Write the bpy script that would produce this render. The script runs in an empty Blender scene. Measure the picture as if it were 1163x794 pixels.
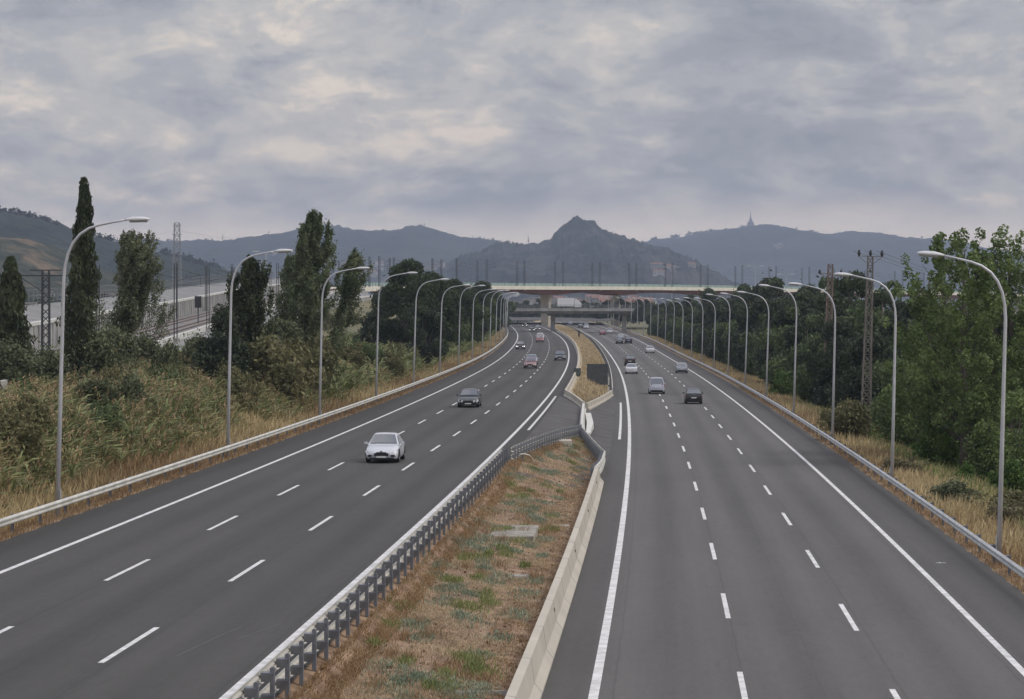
HAZE_D=1.2e-4; CL_A=(30.3,11.2,2.2); CL_B=(4.,9.,1.); CL_C=(7.3,2.2,1.7); ZEN=2.3; SUN_E=1.15; EXPO=.25
import bpy, bmesh, math, random
import numpy as np
from mathutils import Vector, Matrix
S = bpy.context.scene
COL = S.collection
random.seed(7)
RNG = np.random.default_rng(11)
F = 2833.0; HZ = 352.0; CX = 581.5; CAMH = 8.0
rad = math.radians

# ------------------------------------------------------------------ helpers
CH = {}
def link(o, parent=None):
    COL.objects.link(o)
    if parent is not None:
        o.parent = parent; CH.setdefault(parent.name,[]).append(o)
    return o
def lean(o, deg=1.6):
    r=Matrix.Rotation(rad(deg),3,'Y')@Matrix.Rotation(o.rotation_euler.z,3,'Z'); o.rotation_euler=r.to_euler(); return o
def tag(o, label=None, cat=None, group=None, kind=None):
    if label: o['label'] = label
    if cat: o['category'] = cat
    if group: o['group'] = group
    if kind: o['kind'] = kind
    return o
def thing(name, label, cat, loc=(0,0,0), rz=0.0, group=None):
    o = bpy.data.objects.new(name, None); o.empty_display_size = .3
    o.location = loc; o.rotation_euler = (0,0,rz)
    link(o); return tag(o, label, cat, group)
def quads(name, V, m, parent=None, k=4, smooth=False):
    """V: (n,k,3) array of separate polygons -> one mesh object"""
    V = np.asarray(V, dtype=np.float32); n = V.shape[0]
    me = bpy.data.meshes.new(name)
    me.vertices.add(n*k); me.vertices.foreach_set('co', V.reshape(-1))
    me.loops.add(n*k); me.loops.foreach_set('vertex_index', np.arange(n*k, dtype=np.int32))
    me.polygons.add(n); me.polygons.foreach_set('loop_start', np.arange(0, n*k, k, dtype=np.int32))
    me.update(calc_edges=True)
    me.materials.append(m)
    o = bpy.data.objects.new(name, me); link(o, parent); return o
class MB:
    def __init__(s): s.v=[]; s.f=[]
    def add(s, v, f):
        b=len(s.v); s.v+= [tuple(x) for x in v]; s.f+=[tuple(i+b for i in q) for q in f]; return s
    def box(s, x0,x1,y0,y1,z0,z1, top=None):
        if top is None: top=(x0,x1,y0,y1)
        a,b,c,d=top
        return s.add([(x0,y0,z0),(x1,y0,z0),(x1,y1,z0),(x0,y1,z0),(a,c,z1),(b,c,z1),(b,d,z1),(a,d,z1)],
            [(3,2,1,0),(4,5,6,7),(0,1,5,4),(1,2,6,5),(2,3,7,6),(3,0,4,7)])
    def cbox(s, c, sx, sy, sz): return s.box(c[0]-sx/2,c[0]+sx/2,c[1]-sy/2,c[1]+sy/2,c[2]-sz/2,c[2]+sz/2)
    def tube(s, pts, rs, n=8, cap=True):
        pts=[Vector(p) for p in pts]
        if not hasattr(rs,'__len__'): rs=[rs]*len(pts)
        V=[];Fc=[]; up=None
        for i,p in enumerate(pts):
            t=(pts[min(i+1,len(pts)-1)]-pts[max(i-1,0)]).normalized()
            if up is None:
                up=Vector((0,0,1)) if abs(t.z)<.9 else Vector((1,0,0))
            a=(up-t*up.dot(t)).normalized(); b=t.cross(a); up=a
            for k in range(n):
                w=2*math.pi*k/n; V.append(p+(a*math.cos(w)+b*math.sin(w))*rs[i])
        for i in range(len(pts)-1):
            for k in range(n):
                k2=(k+1)%n; Fc.append((i*n+k,i*n+k2,(i+1)*n+k2,(i+1)*n+k))
        if cap:
            Fc.append(tuple(range(n-1,-1,-1))); Fc.append(tuple((len(pts)-1)*n+k for k in range(n)))
        return s.add(V,Fc)
    def bar(s,a,b,w): return s.tube([a,b],w*.7,n=4)
    def loft(s, secs, closed=False, cap=True):
        n=len(secs[0]); V=[p for q in secs for p in q]; Fc=[]
        m=n if closed else n-1
        for i in range(len(secs)-1):
            for k in range(m):
                k2=(k+1)%n; Fc.append((i*n+k,i*n+k2,(i+1)*n+k2,(i+1)*n+k))
        if cap and closed:
            Fc.append(tuple(range(n-1,-1,-1))); Fc.append(tuple((len(secs)-1)*n+k for k in range(n)))
        return s.add(V,Fc)
    def build(s, name, m, parent=None, smooth=False, bevel=0, recalc=True, mats=None):
        me=bpy.data.meshes.new(name); me.from_pydata(s.v,[],s.f); me.materials.append(m)
        if recalc:
            bm=bmesh.new(); bm.from_mesh(me); bmesh.ops.recalc_face_normals(bm,faces=bm.faces); bm.to_mesh(me); bm.free()
        if smooth:
            me.polygons.foreach_set('use_smooth',[True]*len(me.polygons))
        o=bpy.data.objects.new(name,me); link(o,parent)
        if bevel:
            b=o.modifiers.new('bevel','BEVEL'); b.width=bevel; b.segments=2; b.limit_method='ANGLE'
        return o
def smooth_angle(o, ang=40):
    me=o.data
    me.polygons.foreach_set('use_smooth',[True]*len(me.polygons))
    bm=bmesh.new(); bm.from_mesh(me)
    for e in bm.edges:
        if len(e.link_faces)==2 and e.calc_face_angle(0)>rad(ang): e.smooth=False
    bm.to_mesh(me); bm.free()
def copy_tree(o, loc, rz=0, label=None, scale=None, group=None, name=None):
    def rec(a, par):
        c=a.copy(); COL.objects.link(c)
        if par is not None: c.parent=par
        for ch in CH.get(a.name,[]): rec(ch, c)
        return c
    r=rec(o,None); r.location=loc; r.rotation_euler=(0,0,rz)
    if scale is not None: r.scale = scale if hasattr(scale,'__len__') else (scale,)*3
    if label: r['label']=label
    if group: r['group']=group
    return r
ORD=['first','second','third','fourth','fifth','sixth','seventh','eighth','ninth','tenth','eleventh','twelfth','thirteenth','fourteenth','fifteenth','sixteenth','seventeenth','eighteenth','nineteenth','twentieth']
TENS={2:'twenty',3:'thirty',4:'forty',5:'fifty',6:'sixty',7:'seventy',8:'eighty',9:'ninety'}
def ordn(i):  # 0-based
    n=i+1
    if n<=20: return ORD[i]
    t,u=divmod(n,10)
    if u==0: return TENS[t][:-1]+'ieth'
    return TENS[t]+'-'+ORD[u-1]

# ------------------------------------------------------------------ materials
def mat(name, col, rough=.8, metal=0, noise=0, scale=5, col2=None, bump=0, bscale=None, spec=.5, island=0, emit=None, coord='Object', detail=6, stretch=None, coat=0, trans=0):
    m=bpy.data.materials.new(name); m.use_nodes=True; nt=m.node_tree; N=nt.nodes; L=nt.links
    b=N['Principled BSDF']; b.inputs['Base Color'].default_value=(*col,1); b.inputs['Roughness'].default_value=rough
    b.inputs['Metallic'].default_value=metal; b.inputs['Specular IOR Level'].default_value=spec
    if coat: b.inputs['Coat Weight'].default_value=coat; b.inputs['Coat Roughness'].default_value=.08
    tc=N.new('ShaderNodeTexCoord'); src=tc.outputs[coord]
    if coord=='World':
        pass
    if stretch:
        mp=N.new('ShaderNodeMapping'); mp.inputs['Scale'].default_value=stretch; L.new(src,mp.inputs[0]); src=mp.outputs[0]
    if noise or col2:
        n=N.new('ShaderNodeTexNoise'); n.inputs['Scale'].default_value=scale; n.inputs['Detail'].default_value=detail; L.new(src,n.inputs['Vector'])
        r=N.new('ShaderNodeValToRGB'); r.color_ramp.elements[0].position=.35; r.color_ramp.elements[1].position=.65
        c2=col2 if col2 else tuple(min(1,c*(1+noise)) for c in col)
        c1=col if col2 else tuple(c*(1-noise) for c in col)
        r.color_ramp.elements[0].color=(*c1,1); r.color_ramp.elements[1].color=(*c2,1)
        L.new(n.outputs[0],r.inputs[0]); out=r.outputs[0]
        if island:
            g=N.new('ShaderNodeNewGeometry'); mm=N.new('ShaderNodeMapRange'); mm.inputs['To Min'].default_value=1-island; mm.inputs['To Max'].default_value=1+island
            L.new(g.outputs['Random Per Island'],mm.inputs[0])
            h=N.new('ShaderNodeHueSaturation'); L.new(mm.outputs[0],h.inputs['Value']); L.new(out,h.inputs['Color']); out=h.outputs[0]
        L.new(out,b.inputs['Base Color'])
    if bump:
        n2=N.new('ShaderNodeTexNoise'); n2.inputs['Scale'].default_value=bscale or scale*4; n2.inputs['Detail'].default_value=5; L.new(src,n2.inputs['Vector'])
        bp=N.new('ShaderNodeBump'); bp.inputs['Strength'].default_value=bump; L.new(n2.outputs[0],bp.inputs['Height']); L.new(bp.outputs[0],b.inputs['Normal'])
    if emit:
        b.inputs['Emission Color'].default_value=(*emit[0],1); b.inputs['Emission Strength'].default_value=emit[1]
    return m
def leafmat(name, col, col2, scale=.35, island=.35):
    m=mat(name, col, rough=.6, col2=col2, scale=scale, island=island, spec=.25, detail=3)
    nt=m.node_tree; b=nt.nodes['Principled BSDF']; out=nt.nodes['Material Output']
    tr=nt.nodes.new('ShaderNodeBsdfTranslucent'); mx=nt.nodes.new('ShaderNodeMixShader'); mx.inputs[0].default_value=.25
    src=b.inputs['Base Color'].links[0].from_socket
    nt.links.new(src,tr.inputs[0]); nt.links.new(b.outputs[0],mx.inputs[1]); nt.links.new(tr.outputs[0],mx.inputs[2]); nt.links.new(mx.outputs[0],out.inputs[0])
    return m
# asphalt with wheel-path streaks running along the carriageway (UV.x = metres across, UV.y = metres along)
def asphalt(name, base, lanes0, lane_w, crossover=False):
    m=bpy.data.materials.new(name); m.use_nodes=True; nt=m.node_tree; N=nt.nodes; L=nt.links
    b=N['Principled BSDF']; b.inputs['Roughness'].default_value=.82; b.inputs['Specular IOR Level'].default_value=.35
    uv=N.new('ShaderNodeUVMap'); uv.uv_map='UV'
    def noise(sc, stretch, det=4, rough=.6):
        mp=N.new('ShaderNodeMapping'); mp.inputs['Scale'].default_value=stretch; L.new(uv.outputs[0],mp.inputs[0])
        n=N.new('ShaderNodeTexNoise'); n.inputs['Scale'].default_value=sc; n.inputs['Detail'].default_value=det; n.inputs['Roughness'].default_value=rough
        L.new(mp.outputs[0],n.inputs['Vector']); return n.outputs[0]
    def math_(op,a,bv,c=None):
        q=N.new('ShaderNodeMath'); q.operation=op
        for i,x in enumerate((a,bv,c)):
            if x is None: continue
            if isinstance(x,(int,float)): q.inputs[i].default_value=x
            else: L.new(x,q.inputs[i])
        return q.outputs[0]
    sx=N.new('ShaderNodeSeparateXYZ'); L.new(uv.outputs[0],sx.inputs[0]); X=sx.outputs[0]
    # polished, slightly different wheel paths: period = half a lane
    ph=math_('MULTIPLY',math_('SUBTRACT',X,lanes0),2*math.pi/lane_w)
    c1=math_('COSINE',ph,None); c2=math_('COSINE',math_('MULTIPLY',ph,2.0),None)
    streak=noise(1.0,(.55,.012,1),4)
    streak2=noise(1.0,(2.6,.03,1),3)
    blot=noise(.09,(1,.35,1),5,.6)
    grain=noise(9.0,(1,1,1),6,.75)
    v=math_('MULTIPLY_ADD',c2,-.07,1.0)
    v=math_('MULTIPLY_ADD',c1,.065,v)
    v=math_('MULTIPLY_ADD',math_('SUBTRACT',streak,.5),.5,v)
    v=math_('MULTIPLY_ADD',math_('SUBTRACT',streak2,.5),.2,v)
    v=math_('MULTIPLY_ADD',math_('SUBTRACT',blot,.5),.6,v)
    v=math_('MULTIPLY_ADD',math_('SUBTRACT',grain,.5),.8,v)
    grain2=noise(3.2,(1,.28,1),5,.7); v=math_('MULTIPLY_ADD',math_('SUBTRACT',grain2,.5),.34,v)
    wob=noise(.35,(1,1,1),4,.6)
    for k,xs in enumerate((lanes0+lane_w*.98,lanes0+lane_w*2.03,lanes0+lane_w*1.5,lanes0+.35,lanes0+lane_w*3-.4)):
        dd=math_('ABSOLUTE',math_('SUBTRACT',math_('MULTIPLY_ADD',wob,.16,X),xs+.2),None)
        sm=N.new('ShaderNodeMapRange'); sm.inputs['From Min'].default_value=.012; sm.inputs['From Max'].default_value=.05; sm.inputs['To Min'].default_value=.84 if k!=2 else .92; sm.inputs['To Max'].default_value=1; L.new(dd,sm.inputs[0]); v=math_('MULTIPLY',v,sm.outputs[0])
    # oil drips down the middle of each lane
    oil=noise(1.3,(1.4,.22,1),5,.7); mo=N.new('ShaderNodeMapRange'); mo.inputs['From Min'].default_value=.60; mo.inputs['From Max'].default_value=.74; mo.inputs['To Min'].default_value=1; mo.inputs['To Max'].default_value=.80; L.new(oil,mo.inputs[0]); v=math_('MULTIPLY',v,mo.outputs[0])
    # darker untravelled shoulders (real newer, less worn surface)
    mr=N.new('ShaderNodeMapRange'); L.new(X,mr.inputs[0])
    lo,hi=(lanes0,lanes0+3*lane_w)
    a=math_('SUBTRACT',X,(lo+hi)/2); a=math_('ABSOLUTE',a,None)
    mr.inputs['From Min'].default_value=(hi-lo)/2-.05; mr.inputs['From Max'].default_value=(hi-lo)/2+.35
    mr.inputs['To Min'].default_value=1; mr.inputs['To Max'].default_value=.76; L.new(a,mr.inputs[0])
    v=math_('MULTIPLY',v,mr.outputs[0])
    if crossover: v=math_('MULTIPLY',v,1.0)
    mx=N.new('ShaderNodeVectorMath'); mx.operation='SCALE'; mx.inputs[0].default_value=base; L.new(v,mx.inputs['Scale'])
    L.new(mx.outputs[0],b.inputs['Base Color'])
    bp=N.new('ShaderNodeBump'); bp.inputs['Strength'].default_value=.15; L.new(grain,bp.inputs['Height']); L.new(bp.outputs[0],b.inputs['Normal'])
    return m
M={}
M['asphL']=asphalt('asphalt_oncoming',(.069,.0655,.061),-11.1,3.7)
M['asphR']=asphalt('asphalt_outbound',(.112,.107,.101),0,3.63)
M['asphX']=mat('asphalt_crossover',(.082,.078,.075),.85,noise=.22,scale=.5,bump=.1,bscale=20)
M['paint']=mat('road_paint',(.55,.545,.53),.65,col2=(.80,.79,.78),scale=2.2,detail=9)
M['conc']=mat('weathered_concrete',(.50,.46,.385),.85,noise=.09,scale=.35)
M['conc2']=mat('grey_concrete',(.34,.335,.32),.85,noise=.2,scale=.4,bump=.1,bscale=8)
M['bank']=mat('bank_slab_concrete',(.23,.23,.225),.9,noise=.15,scale=.25)
M['concd']=mat('dark_concrete',(.20,.195,.185),.85,noise=.25,scale=.5)
M['coping']=mat('pale_coping',(.62,.61,.57),.8,noise=.1,scale=.6)
M['deckwhite']=mat('cream_parapet',(.75,.71,.60),.7,noise=.08,scale=.3)
M['red']=mat('red_girder_paint',(.19,.072,.052),.6,noise=.2,scale=.15)
M['post2']=mat('blue_grey_post',(.30,.32,.35),.5,metal=.3,noise=.15,scale=3)
M['galv']=mat('galvanised_steel',(.52,.53,.54),.5,metal=.3,noise=.12,scale=2)
M['rail']=mat('weathered_guardrail',(.60,.585,.53),.55,metal=.15,noise=.15,scale=1.2)
M['railR']=mat('bright_guardrail',(.56,.57,.57),.45,metal=.3,noise=.12,scale=1.2)
M['post']=mat('dull_steel_post',(.20,.215,.245),.55,metal=.4,noise=.2,scale=3)
M['pole']=mat('lamp_pole_steel',(.56,.57,.60),.42,metal=.35,noise=.08,scale=1.5)
M['head']=mat('lamp_housing',(.66,.67,.68),.4,noise=.05)
M['lens']=mat('lamp_glass',(.42,.43,.44),.2)
M['lattice']=mat('dark_lattice_steel',(.055,.058,.065),.6,metal=.2)
M['rusty']=mat('rusty_lattice',(.20,.15,.12),.75,noise=.3,scale=2)
M['tanlat']=mat('brown_grey_lattice',(.19,.17,.155),.8,noise=.2,scale=1)
M['palest']=mat('grey_lattice',(.22,.23,.235),.7)
M['ins']=mat('dark_insulator',(.03,.03,.035),.3)
M['rust']=mat('rail_steel',(.13,.085,.065),.7)
M['ballast']=mat('track_ballast',(.21,.20,.19),.95,noise=.2,scale=2)
M['panel']=mat('dark_panel',(.070,.078,.082),.7,noise=.15,scale=2)
M['panel2']=mat('green_grey_panel',(.075,.095,.085),.7,noise=.15,scale=2)
M['wire']=mat('wire',(.06,.06,.065),.5)
M['bark']=mat('bark',(.10,.085,.07),.9,noise=.3,scale=3)
M['barkl']=mat('pale_bark',(.22,.20,.17),.9,noise=.3,scale=3)
# vegetation
M['l_cyp']=leafmat('cypress_foliage',(.045,.060,.030),(.105,.125,.062),.5)
M['l_pop']=leafmat('poplar_foliage',(.085,.112,.052),(.200,.235,.125),.5)
M['l_rpop']=leafmat('right_poplar_foliage',(.085,.130,.040),(.220,.290,.105),.5)
M['l_grey']=leafmat('greyish_foliage',(.100,.118,.062),(.225,.245,.140),.5)
M['l_dark']=leafmat('dark_foliage',(.034,.048,.030),(.088,.108,.062),.35)
M['l_mid']=leafmat('mid_green_foliage',(.060,.092,.036),(.155,.200,.085),.35)
M['l_pine']=leafmat('pine_foliage',(.036,.056,.028),(.090,.118,.054),.35)
M['l_bright']=leafmat('bright_foliage',(.075,.135,.032),(.170,.250,.065),.5)
M['l_olive']=leafmat('olive_foliage',(.135,.135,.062),(.240,.220,.110),.4)
M['l_brown']=leafmat('dry_shrub',(.135,.125,.070),(.225,.200,.110),.4)
M['reed']=leafmat('reed_leaves',(.150,.160,.066),(.345,.295,.145),.22,.6)
M['reedtop']=leafmat('reed_plumes',(.38,.27,.16),(.46,.33,.19),.3,.3)
M['dry']=leafmat('dry_grass',(.44,.34,.18),(.60,.48,.27),.12,.35)
M['dryr']=leafmat('rusty_grass',(.30,.195,.105),(.42,.30,.17),.2,.35)
M['weed']=leafmat('grey_green_weed',(.20,.25,.17),(.31,.35,.25),.6,.35)
M['weedg']=leafmat('green_weed',(.19,.23,.08),(.28,.31,.12),.6,.35)
M['straw']=leafmat('straw_grass',(.42,.33,.21),(.58,.47,.31),.5,.4)
def soil():
    m=mat('median_soil',(.155,.095,.058),.95,col2=(.36,.245,.155),scale=1.5,bump=.9,bscale=9,detail=10,coord='Object')
    return m
M['soil']=soil()
M['verge']=mat('verge_soil',(.19,.12,.07),.95,col2=(.30,.21,.12),scale=.5,bump=.4,bscale=5,detail=8)
M['island']=mat('dry_island',(.28,.22,.13),.95,col2=(.50,.42,.27),scale=.25,bump=.4,bscale=4,detail=8)
M['ground']=mat('ground_scrub',(.10,.105,.05),.95,col2=(.20,.17,.09),scale=.03,bump=.3,bscale=.6,detail=10)

# ------------------------------------------------------------------ road geometry (all in metres)
def fit(pts, deg, lo=52, hi=1300):
    P=np.array(pts); c=np.polyfit(P[:,0]/500,P[:,1],deg); f=np.poly1d(c); d=f.deriv()
    def g(Y):
        Y=float(Y)
        if Y<lo: return float(f(lo/500)+d(lo/500)/500*(Y-lo))
        if Y>hi: return float(f(hi/500)+d(hi/500)/500*(Y-hi))
        return float(f(Y/500))
    return g
LC=fit([(52,-5.83),(70,-4.86),(85,-4.0),(99.4,-3.09),(113,-2.45),(147,-.44),(164,.29),(218,2.68),(280,5.37),(380,8.5),(460,10.5),(582,12.2),(731,12.6),(873,11.4),(1000,9.4),(1150,6),(1300,2)],6)
RC=fit([(52,1.5),(60.5,1.97),(75,2.85),(90,3.73),(106.5,4.7),(135,6.25),(163.6,7.65),(191,9.04),(318.6,14.3),(416,17.5),(541,20.6),(650,22.2),(772,22.8),(900,22.2),(1050,20.3),(1300,14.5)],6)
def prof(pts):
    P=np.array(pts,float); ys=np.arange(-100,12000,10.0); z=np.interp(ys,P[:,0],P[:,1])
    k=np.ones(13)/13; zz=np.convolve(np.pad(z,6,mode='edge'),k,'valid')
    return lambda Y: float(np.interp(Y,ys,zz))
ZL=prof([(-100,0),(390,0),(460,.32),(582,.8),(731,1.15),(873,1.7),(1000,2.4),(1300,4),(2500,5)])
ZR=prof([(-100,-1.3),(480,-1.3),(560,-.75),(640,-.1),(731,.5),(873,1.5),(1000,2.4),(1300,4),(2500,5)])
def pt(C,Y,off,z=0.0,ZF=None):
    dx=(C(Y+1)-C(Y-1))/2; l=math.hypot(1,dx)
    return (C(Y)+off/l, Y-off*dx/l, (ZF(Y) if ZF else 0)+z)
def steps(a,b):
    out=[a]
    while out[-1]<b:
        y=out[-1]; out.append(min(b,y+max(1.5,min(12,y*.03))))
    return out
def ribbon(MBo,C,ZF,o1,o2,Y0,Y1,dz,st=None):
    ys=steps(Y0,Y1) if st is None else [Y0+(Y1-Y0)*i/st for i in range(st+1)]
    V=[];Fc=[]
    for i,y in enumerate(ys):
        V+= [pt(C,y,o1,dz,ZF),pt(C,y,o2,dz,ZF)]
        if i: Fc.append((2*i-2,2*i-1,2*i+1,2*i))
    MBo.add(V,Fc)
def sheet(name, C, ZF, offs, ys, m, kind='structure', dz=0.0, zf=None, parent=None):
    V=[];Fc=[];UV=[]; n=len(offs)
    for i,y in enumerate(ys):
        for k,o in enumerate(offs):
            x,yy,z=pt(C,y,o,dz,ZF)
            if zf: z=zf(y,o,z)
            V.append((x,yy,z)); UV.append((o,y))
            if i and k: Fc.append(((i-1)*n+k-1,(i-1)*n+k,i*n+k,i*n+k-1))
    me=bpy.data.meshes.new(name); me.from_pydata(V,[],Fc); me.materials.append(m)
    uv=me.uv_layers.new(name='UV')
    idx=np.zeros(len(me.loops),dtype=np.int32); me.loops.foreach_get('vertex_index',idx)
    uv.data.foreach_set('uv',np.array(UV,dtype=np.float32)[idx].reshape(-1))
    me.polygons.foreach_set('use_smooth',[True]*len(me.polygons))
    o=bpy.data.objects.new(name,me); link(o,parent)
    if kind: o['kind']=kind
    return o
def sstep(t): t=max(0,min(1,t)); return t*t*(3-2*t)
def cross_z(Y,t): return ZL(Y)+(ZR(Y)-ZL(Y))*sstep(t)

# railway alignment
RP=np.array([(-37.5,100,2.6),(-38,150,2.9),(-38.5,200,3.6),(-41,270,4.95),(-46,370,6.6),(-49.5,500,9.6),(-51.5,600,11.6),(-50,700,13.6),(-43,790,14.9),(-22,870,15.9),(12,925,16.2),(60,990,16.5),(130,1075,16.2),(290,1260,14.8),(520,1520,13.5)])
def spline(P,n=12):
    out=[]
    for i in range(len(P)-1):
        p0=P[max(i-1,0)];p1=P[i];p2=P[i+1];p3=P[min(i+2,len(P)-1)]
        for k in range(n):
            t=k/n
            out.append(.5*((2*p1)+(-p0+p2)*t+(2*p0-5*p1+4*p2-p3)*t*t+(-p0+3*p1-3*p2+p3)*t**3))
    out.append(P[-1]); return np.array(out)
RT=spline(RP)
RS=np.concatenate([[0],np.cumsum(np.linalg.norm(np.diff(RT[:,:2],axis=0),axis=1))])
def rail_at(s):
    p=np.array([np.interp(s,RS,RT[:,k]) for k in range(3)])
    a=np.array([np.interp(s-3,RS,RT[:,k]) for k in range(2)]); b=np.array([np.interp(s+3,RS,RT[:,k]) for k in range(2)])
    t=(b-a)/np.linalg.norm(b-a); return p,t,np.array([t[1],-t[0]])   # right normal
def rail_xz(Y):   # for Y<=740
    m=RT[:,1]<=760
    return float(np.interp(Y,RT[m,1],RT[m,0])),float(np.interp(Y,RT[m,1],RT[m,2]))
ABUT=740.0
def zleft(X,Y,d):
    """ground height left of the road; d = distance from the asphalt edge"""
    base=ZL(Y)-.06+1.5*sstep(d/11)*(1 if Y<1000 else 0)
    rx,rz=rail_xz(min(Y,ABUT)); t=X-rx
    fade=1-sstep((Y-ABUT)/60)
    if t>9: e=rz-2.7-(t-9)*.5
    elif t>-12: e=rz-2.7
    elif t>-14.5: e=rz+1.6
    else: e=max(5.0,rz+1.6-(abs(t)-14.5)*.35)
    e=max(e,1.5)
    k=sstep((d-2)/6)
    e=base+(e-base)*k if e>base else base
    return base+(e-base)*fade
def zright(X,Y,d):
    return ZR(Y)-.06-1.6*sstep((d-1.5)/9)+ (0 if d<40 else min(6,(d-40)*.02))
# ------------------------------------------------------------------ terrain, roads
def build_terrain():
    ys=[-60,-20,10,30]+steps(45,1500)
    y=1500
    while y<8600: y*=1.10; ys.append(y)
    ys.append(9450)
    rows=[]
    dl=[4300,3400,2300,1200,600,350,220,150,110,90,78,70,64]+list(np.arange(60,13,-3))+[12,10,8,6.5,5,4,3,2,1,.3,0]
    dr=[0,.3,1,2,3,4,5,6.5,8,10,12,15,20,26,34,45,60,90,150,300,600,1200,2300,3400,4300]
    for y in ys:
        r=[]
        for d in dl:
            p=pt(LC,y,-13.9-d); spread = 1
            r.append((p[0], y if d>30 else p[1], zleft(p[0],y,d)))
        r.append((*pt(LC,y,-13.7)[:2],ZL(y)-.35)); r.append((*pt(LC,y,.7)[:2],ZL(y)-.45))
        a=pt(LC,y,1.2); b=pt(RC,y,-1.3)
        for t in (.25,.5,.75): r.append((a[0]+(b[0]-a[0])*t,a[1]+(b[1]-a[1])*t,min(ZL(y),ZR(y))-.6))
        r.append((*pt(RC,y,-1.0)[:2],ZR(y)-.35)); r.append((*pt(RC,y,13.2)[:2],ZR(y)-.35))
        for d in dr:
            p=pt(RC,y,13.4+d); r.append((p[0], y if d>40 else p[1], zright(p[0],y,d)))
        rows.append(r)
    mb=MB(); n=len(rows[0]); V=[q for r in rows for q in r]; Fc=[]
    for i in range(len(rows)-1):
        for k in range(n-1): Fc.append((i*n+k,i*n+k+1,(i+1)*n+k+1,(i+1)*n+k))
    mb.add(V,Fc); o=mb.build('ground',M['ground'],recalc=False,smooth=True); o['kind']='structure'
build_terrain()
ys=steps(30,1300)
sheet('carriageway_oncoming',LC,ZL,[-13.8,-11.1,-7.4,-3.7,0,1.05],ys,M['asphL'])
sheet('carriageway_outbound',RC,ZR,[-1.25,0,3.63,7.27,10.9,13.5],ys,M['asphR'])
def edge_skirts():
    for nm,C,Z,o,s in (('verge_dirt',LC,ZL,-13.8,-1),('verge_dirt',RC,ZR,13.5,1)):
        offs=[o-s*.5,o+s*.05,o+s*.5,o+s*1.0,o+s*1.6]; hs=[-.12,.012,.03,.02,-.10]
        if s<0: offs=offs[::-1]; hs=hs[::-1]
        tab=dict(zip([round(q,3) for q in offs],hs))
        def zf(y,o_,z,tab=tab): return z+tab[round(o_,3)]+.03*math.sin(y*1.7)*(abs(tab[round(o_,3)])<.05)
        yy=[30+1.2*i for i in range(0,260)]+steps(345,1200)
        sheet(nm,C,Z,offs,yy,M['verge'],zf=zf)
edge_skirts()
# crossover and paving between the carriageways
def between(name,Y0,Y1,m,offl,offr,zf,nt=10,step=None):
    ys=steps(Y0,Y1) if not step else list(np.arange(Y0,Y1+.01,step)); V=[];Fc=[]
    for i,y in enumerate(ys):
        ol=offl(y) if callable(offl) else offl; orr=offr(y) if callable(offr) else offr
        a=pt(LC,y,ol); b=pt(RC,y,orr)
        for k in range(nt+1):
            t=k/nt; x=a[0]+(b[0]-a[0])*t; yy=a[1]+(b[1]-a[1])*t
            V.append((x,yy,zf(x,yy,y,t)))
            if i and k: n=nt+1; Fc.append(((i-1)*n+k-1,(i-1)*n+k,i*n+k,i*n+k-1))
    mb=MB(); mb.add(V,Fc); o=mb.build(name,m,recalc=False,smooth=True); o['kind']='structure'; return o
between('median_paving',124,1250,M['asphX'],1.03,-1.23,lambda x,yy,y,t: cross_z(y,t)-.004-.0*t)
APEX=(4.65,173.0)
def seg(p,q,Y): 
    t=(Y-p[1])/(q[1]-p[1]); return p[0]+(q[0]-p[0])*t
def soil_z(x,yy,y,t):
    near=-.05-.33*sstep(t/.07)-.45*t
    far=cross_z(y,t)+.05
    k=sstep((y-112)/18); n=.05*math.sin(x*2.1+yy*.7)*math.sin(yy*.9-x)+.03*math.sin(x*5+yy*2.3)
    k2=0 if t in(0,1) else 1
    return near*(1-k)+far*k+n*k2
def build_soil():
    ys=list(np.arange(30,172.6,.9)); V=[];Fc=[]; nt=14
    for i,y in enumerate(ys):
        xl=pt(LC,y,1.0)[0]
        if y>131: xl=max(xl,seg((.05,131),APEX,y)-.1)
        xr=pt(RC,y,-1.7)[0]
        if y>134:
            xr=min(xr,seg((4.5,134),(5.45,150),y)) if y<150 else seg((5.45,150),APEX,y)
        if xr<xl+.05: xr=xl+.05
        for k in range(nt+1):
            t=k/nt; x=xl+(xr-xl)*t
            a=pt(LC,y,1.2)[0]; b=pt(RC,y,-1.5)[0]; tt=(x-a)/(b-a)
            tt=max(0,min(1,tt)); V.append((x,y,soil_z(x,y,y,tt)+(.0)))
            if i and k: n=nt+1; Fc.append(((i-1)*n+k-1,(i-1)*n+k,i*n+k,i*n+k-1))
    mb=MB(); mb.add(V,Fc); o=mb.build('median_soil',M['soil'],recalc=False,smooth=True); o['kind']='structure'
build_soil()
def SOILZ(x,y):
    a=pt(LC,y,1.2)[0]; b=pt(RC,y,-1.5)[0]; return soil_z(x,y,y,max(0,min(1,(x-a)/(b-a))))
VP=(6.3,217.0)
def isl_l(y): # left edge offset in LC frame
    c=pt(LC,232,1.75)[0]
    if y<232: return seg(VP,(c,232),y)-LC(y)
    return 1.75
def isl_r(y):
    c=pt(RC,271,-1.75)[0]
    if y<271: return seg(VP,(c,271),y)-RC(y)
    return -1.75
def isl_z(x,yy,y,t): return cross_z(y,t)+.05+.3*math.sin(math.pi*t)*min(1,(y-217)/20)+.04*math.sin(x*3+yy)
between('median_island_ground',217.5,1150,M['island'],isl_l,isl_r,isl_z,nt=8)
def ISLZ(x,y):
    a=LC(y)+isl_l(y); b=RC(y)+isl_r(y); return isl_z(x,y,y,max(0,min(1,(x-a)/(b-a))))

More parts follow.
